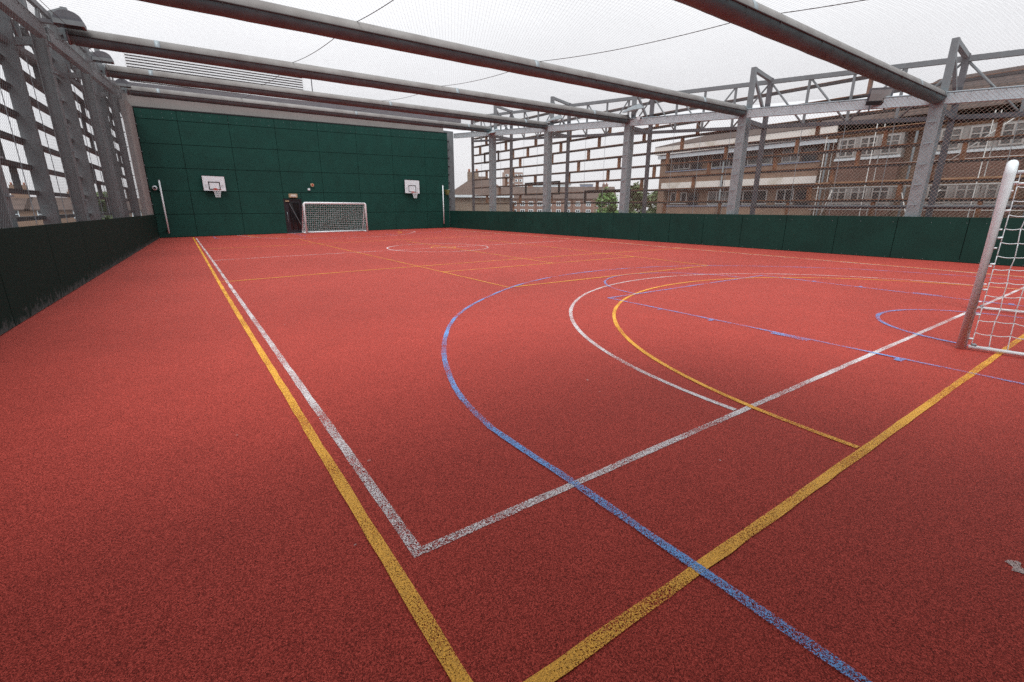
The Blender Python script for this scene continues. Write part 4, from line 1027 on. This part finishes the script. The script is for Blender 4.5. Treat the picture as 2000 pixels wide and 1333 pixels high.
for (ya, za, yb, zb_) in ((8.6, 2.6, 5.3, 5.5), (9.4, .3, 7.4, 2.4), (8.9, 2.3, 8.2, .2), (12.7, .4, 12.1, 2.5)):
    q = MB(); q.tube((sx0 - .1, ya, za), (sx0 - .1, yb, zb_), .028, 6); q.build('brace', SCAF, SC)

# ---- generic distant houses: local frame facing the camera side
def house(name, label, C, facing, wd, dp, ze, zr, wm_, cat='house', hip=False, wins=(), chim=(), grp=None, fascia=False):
    """C: centre of the front at ground, facing: unit vector of the front's outward normal, gable ridge along the front"""
    f = Vector(facing).normalized(); x = V(-f.y, f.x, 0); C = V(C[0], C[1], GZ)
    o = thing(name, label, cat, C, grp)
    P = lambda a, d, z: V(*(C + x * a - f * d)[:2], z)
    q = MB(); h = wd / 2
    q.hexa([P(-h, dp, GZ + .004), P(h, dp, GZ + .004), P(h, 0, GZ + .004), P(-h, 0, GZ + .004), P(-h, dp, ze), P(h, dp, ze), P(h, 0, ze), P(-h, 0, ze)][::1] if x.cross(-f).z < 0 else
           [P(-h, 0, GZ + .004), P(h, 0, GZ + .004), P(h, dp, GZ + .004), P(-h, dp, GZ + .004), P(-h, 0, ze), P(h, 0, ze), P(h, dp, ze), P(-h, dp, ze)])
    if not hip and zr > ze + .1:
        for s_ in (-h, h - .2): q.prism([P(s_, .05, ze), P(s_, dp - .05, ze), P(s_, dp / 2, zr - .15)], x * .2)
    wl = q.build('wall', wm_, o)
    if zr > ze + .1:
        q = MB(); e_ = .3; hp = (dp / 2 * .9 if hip else -e_)
        i = q.add([P(-h - e_, -e_, ze + .02), P(h + e_, -e_, ze + .02), P(h + e_, dp + e_, ze + .02), P(-h - e_, dp + e_, ze + .02), P(-h + hp, dp / 2, zr), P(h - hp, dp / 2, zr)])
        j = q.add([P(-h - e_, -e_, ze - .12), P(h + e_, -e_, ze - .12), P(h + e_, dp + e_, ze - .12), P(-h - e_, dp + e_, ze - .12)])
        for fa in ((0, 1, 5, 4), (2, 3, 4, 5), (1, 2, 5), (3, 0, 4)): q.face([i + k for k in fa])
        for k in range(4): q.face((j + k, j + (k + 1) % 4, i + (k + 1) % 4, i + k))
        q.face([j + 3, j + 2, j + 1, j])
        rf = q.build('roof', TILED, o)
        for a, d, w_, zt_ in chim:
            q = MB(); q.obox(P(a, d, 0), x, f, Z, -w_ / 2, w_ / 2, -.4, .4, ze - .1, zt_); ch = q.build('chimney', wm_, rf)
            q = MB(); m_ = max(2, int(w_ / .4))
            for i2 in range(m_): q.tube(P(a - w_ / 2 + w_ * (i2 + .5) / m_, d, zt_), P(a - w_ / 2 + w_ * (i2 + .5) / m_, d, zt_ + .35), .12, 7)
            if False: q.build('chimney_pot', PINK, ch)
            else:
                pt = q.build('chimney_pot', PINK, rf)
    if fascia:
        q = MB(); q.obox(P(0, 0, 0), x, f, Z, -h - .3, h + .3, .31, .36, ze - .16, ze + .08); q.build('eaves_fascia', WHITEB, o)
    for a, z0_, ww, hh in wins:
        q = MB(); k = .1
        for a0_, a1_, b0, b1 in ((a - ww / 2, a + ww / 2, z0_, z0_ + k), (a - ww / 2, a + ww / 2, z0_ + hh - k, z0_ + hh), (a - ww / 2, a + ww / 2, z0_ + hh / 2 - .04, z0_ + hh / 2 + .04), (a - ww / 2, a - ww / 2 + k, z0_, z0_ + hh), (a + ww / 2 - k, a + ww / 2, z0_, z0_ + hh), (a - .04, a + .04, z0_, z0_ + hh)):
            q.obox(P(0, 0, 0), x, f, Z, a0_, a1_, .012, .05 + .002 * (b0 > z0_) + .004 * (b1 - b0 > .3), b0, b1)
        fo = q.build('window', WHITEB, o)
        q = MB(); q.obox(P(0, 0, 0), x, f, Z, a - ww / 2 + .05, a + ww / 2 - .05, .003, .011, z0_ + .05, z0_ + hh - .05); q.build('pane', GLASS, fo)
    return o
def face_dir(C): return (V(CAM.x - C[0], CAM.y - C[1], 0)).normalized()
# terraces seen through the left mesh
hs_ = [(-20.4, 'left of the others, with a tall double chimney'), (-13.6, 'in the middle, with a low chimney'), (-6.8, 'nearest the green wall')]
for i, (xc, lab) in enumerate(hs_):
    house('terraced_house', 'brick terraced house beyond the left mesh, ' + lab, (xc, 95), (0, -1, 0), 6.8, 8, 1.0, 2.75, BRICK, wins=[(-1.9, -.25, 1.15, 1.2), (1.9, -.25, 1.15, 1.2), (-1.9, -3.6, 1.15, 1.5), (1.9, -3.6, 1.15, 1.5)],
          chim=[(2.4, 4, 1.8, 4.4)] if i == 0 else ([(1.2, 4, 1.0, 3.6)] if i == 1 else [(-2, 4, 1.2, 3.4)]), grp='terraced houses beyond the left mesh')
# gable-roofed house and low terrace behind the far right bays
C = at(945, 410, 52); fd = face_dir(C)
house('brick_house', 'brown brick house with hipped roof, white eaves and pots behind the far right corner', at(938, 410, 52), face_dir(at(938, 410, 52)), 6.6, 6, at(938, 383, 52).z, at(925, 345, 55).z, BRICKG, hip=True, chim=[(-.75, 3, 1.25, at(925, 337, 55).z)], fascia=True)
for i, (u0, u1, lab) in enumerate(((980, 1045, 'left house of the row'), (1045, 1118, 'middle house of the row'), (1118, 1200, 'right house of the row'))):
    C = at((u0 + u1) / 2, 410, 105); fd = face_dir(at(1090, 410, 105)); wd = (at(u1, 410, 105) - at(u0, 410, 105)).length * 1.0
    ze = at(1090, 388, 105).z; zr = at(1090, 366, 112).z
    ws = [((j - 1.5) * wd / 4, ze - 1.6, 1.0, .95) for j in range(4)] + [((j - 1.5) * wd / 4, ze - 3.4, 1.0, 1.1) for j in range(4)]
    house('row_house', 'long brown roofed row of brick flats past the right mesh, ' + lab, C, fd, wd, 10, ze, zr, BRICKR, wins=ws, grp='brick row beyond the right mesh', chim=[(wd * .3, 5, 1.2, zr + .5)] if i != 1 else [])
# tower block
C = at(1001, 405, 300); fd = face_dir(C); x = V(-fd.y, fd.x, 0)
o = thing('tower_block', 'tall reddish tower block far away behind the brick houses', 'tower block', V(C.x, C.y, GZ))
zt_ = at(1001, 337, 300).z; zc = at(1008, 328.5, 300).z
q = MB(); q.obox(V(C.x, C.y, 0), x, fd, Z, -6.3, 6.3, -12, 0, GZ + .01, zt_); q.build('wall', PINKB, o)
q = MB(); q.obox(V(C.x, C.y, 0), x, fd, Z, -5.4, .2, -10, -.3, zt_, zc); q.build('lift_house', PINKB, o)
z_ = zt_ - 2.6; fl_i = 0
while z_ > 2:
    for a in (-3.4, 2.4, 5.0):
        q = MB(); q.obox(V(C.x, C.y, 0), x, fd, Z, a - .9, a + .9, .01, .12, z_, z_ + 1.5); f_ = q.build('window', WHITEB, o)
        q = MB(); q.obox(V(C.x, C.y, 0), x, fd, Z, a - .7, a + .25, .121, .15, z_ + .2, z_ + 1.3); q.build('pane', GLASS, f_)
    q = MB(); q.obox(V(C.x, C.y, 0), x, fd, Z, -1.6, 1.0, .01, .7, z_ - .9, z_ - .1); q.build('balcony', GREYW, o)
    z_ -= 2.9
# white modern block and blue office
def slab(name, label, u0, u1, vt, dist, mt, rows, cat='building'):
    C = at((u0 + u1) / 2, 405, dist); fd = face_dir(C); x = V(-fd.y, fd.x, 0); h = (at(u1, 405, dist) - at(u0, 405, dist)).length / 2; zt_ = at((u0 + u1) / 2, vt, dist).z
    o = thing(name, label, cat, V(C.x, C.y, GZ)); B = V(C.x, C.y, 0)
    q = MB(); q.obox(B, x, fd, Z, -h, h, -12, 0, GZ + .01, zt_); q.build('wall', mt, o)
    q = MB(); q.obox(B, x, fd, Z, -h - .3, h + .3, -12.3, .3, zt_ + .001, zt_ + .5); q.build('roof', GREYW, o)
    for r in range(rows):
        zz = zt_ - 2.8 - r * 3.2; m_ = max(2, int(h * 2 / 3.5))
        for i in range(m_):
            a = -h + 2 * h * (i + .5) / m_; q = MB(); q.obox(B, x, fd, Z, a - 1.2, a + 1.2, .01, .1, zz, zz + 1.7); f_ = q.build('window', GREYP, o)
            q = MB(); q.obox(B, x, fd, Z, a - 1.05, a + 1.05, .101, .13, zz + .15, zz + 1.55); q.build('pane', GLASS, f_)
slab('modern_block', 'white flat roofed modern block seen through the dark frame in the lattice', 1030, 1112, 361, 150, WHITEB, 2)
slab('office_block', 'distant blue grey office block right of the white modern block', 1131, 1156, 361, 330, BLUEG, 5)

# ------------------------------------------------------------------ trees
def tree(name, label, base, h, rx, mt, n, seed, grp, leaf=.22, tr=.14):
    rr = random.Random(seed); base = Vector(base); o = thing(name, label, 'tree', base, grp)
    q = MB(); top = base + Z * h * .75
    q.tube(base, base + Z * h * .4, tr, 8, True, tr * .7); q.tube(base + Z * h * .4, top, tr * .7, 8, True, tr * .25)
    cl_ = []
    for i in range(9):
        a = rr.uniform(0, 2 * pi); z0_ = rr.uniform(.35, .65) * h; e_ = base + V(cos(a), sin(a), 0) * rx * rr.uniform(.4, .8) + Z * rr.uniform(.55, .95) * h
        q.tube(base + Z * z0_, e_, tr * .35, 6, True, tr * .08); cl_.append(e_)
    q.build('trunk', BARK, o)
    q = MB(); cen = base + Z * h * .66
    for i in range(26):
        a = rr.uniform(0, 2 * pi); s_ = rr.uniform(-.9, 1); r_ = math.sqrt(max(0, 1 - s_ * s_)) * rx * rr.uniform(.45, 1.0); cl_.append(cen + V(cos(a) * r_, sin(a) * r_, s_ * h * .32))
    for i in range(n):
        c = rr.choice(cl_); d = V(rr.gauss(0, 1), rr.gauss(0, 1), rr.gauss(0, .8)); p = c + d * rx * .17
        t1 = V(rr.uniform(-1, 1), rr.uniform(-1, 1), rr.uniform(-.6, .6)).normalized(); t2 = t1.cross(V(rr.uniform(-1, 1), rr.uniform(-1, 1), rr.uniform(-1, 1))).normalized(); s_ = leaf * rr.uniform(.6, 1.3)
        q.quad(p - t1 * s_, p + t2 * s_ * .55, p + t1 * s_, p - t2 * s_ * .55)
    q.build('crown', mt, o)
def tree_at(u, vtop, dist, rpx, mt, n, seed, label, name='leafy_tree', leaf=.22):
    p = at(u, vtop, dist); g_ = at(u, 405, dist); ppm = FPX / (Vector(p) - CAM).dot(_f)
    tree(name, label, (g_.x, g_.y, GZ), p.z - GZ, rpx / ppm, mt, n, seed, 'trees beyond the court', leaf)
tree_at(1184, 374, 62, 24, LEAF, 5200, 1, 'bright green leafy tree between the two middle right columns', leaf=.20)
tree_at(1247, 361, 55, 26, LEAFD, 5200, 2, 'dull green tree just left of the brick apartment block', leaf=.20)
tree_at(1278, 372, 58, 14, LEAFD, 3000, 3, 'small dark tree against the corner of the brick apartment block', leaf=.18)
tree_at(206, 377, 70, 26, LEAFD, 4000, 4, 'dull green tree beyond the left mesh near the terraced houses', leaf=.24)

# ------------------------------------------------------------------ near end wall behind the camera, and an unseen canopy added to shade the near floor
o = thing('near_end_wall', 'dark green panelled wall closing the near end of the court', 'wall', V(8, -1.3, 0))
q = MB(); x = -2.3
while x < 18.4:
    for z0_, z1_ in ((.012, 1.2), (1.22, 2.4), (2.42, 3.4)): q.box(x + .01, min(x + 2.4, 18.5) - .01, -1.33, -1.3, z0_, z1_)
    x += 2.4
q.build('panel_cladding', GREEN, o)
q = MB(); q.box(-2.4, 18.6, -1.5, -1.332, 0, 3.4); q.build('backing_board', GREENJ, o)
o = thing('added_shade_canopy', 'dark flat unseen canopy added at the near end wall for shade', 'canopy', V(2, -1.3, 3.3))
q = MB(); q.box(-2.2, 3.3, -1.298, 1.5, 3.35, 3.5); q.build('canopy_deck', DARKS, o)  # unseen deck, added overhead to darken the floor near the camera
q = MB(); q.box(-2.2, 3.3, 1.501, 1.55, 3.28, 3.56); q.build('canopy_edge', GREYP, o)
q = MB(); q.box(-2.2, -2.12, -1.298, 1.5, 1.3, 3.349); q.build('added_shade_screen', GREENJ, o)  # unseen panel added to block light from the near left
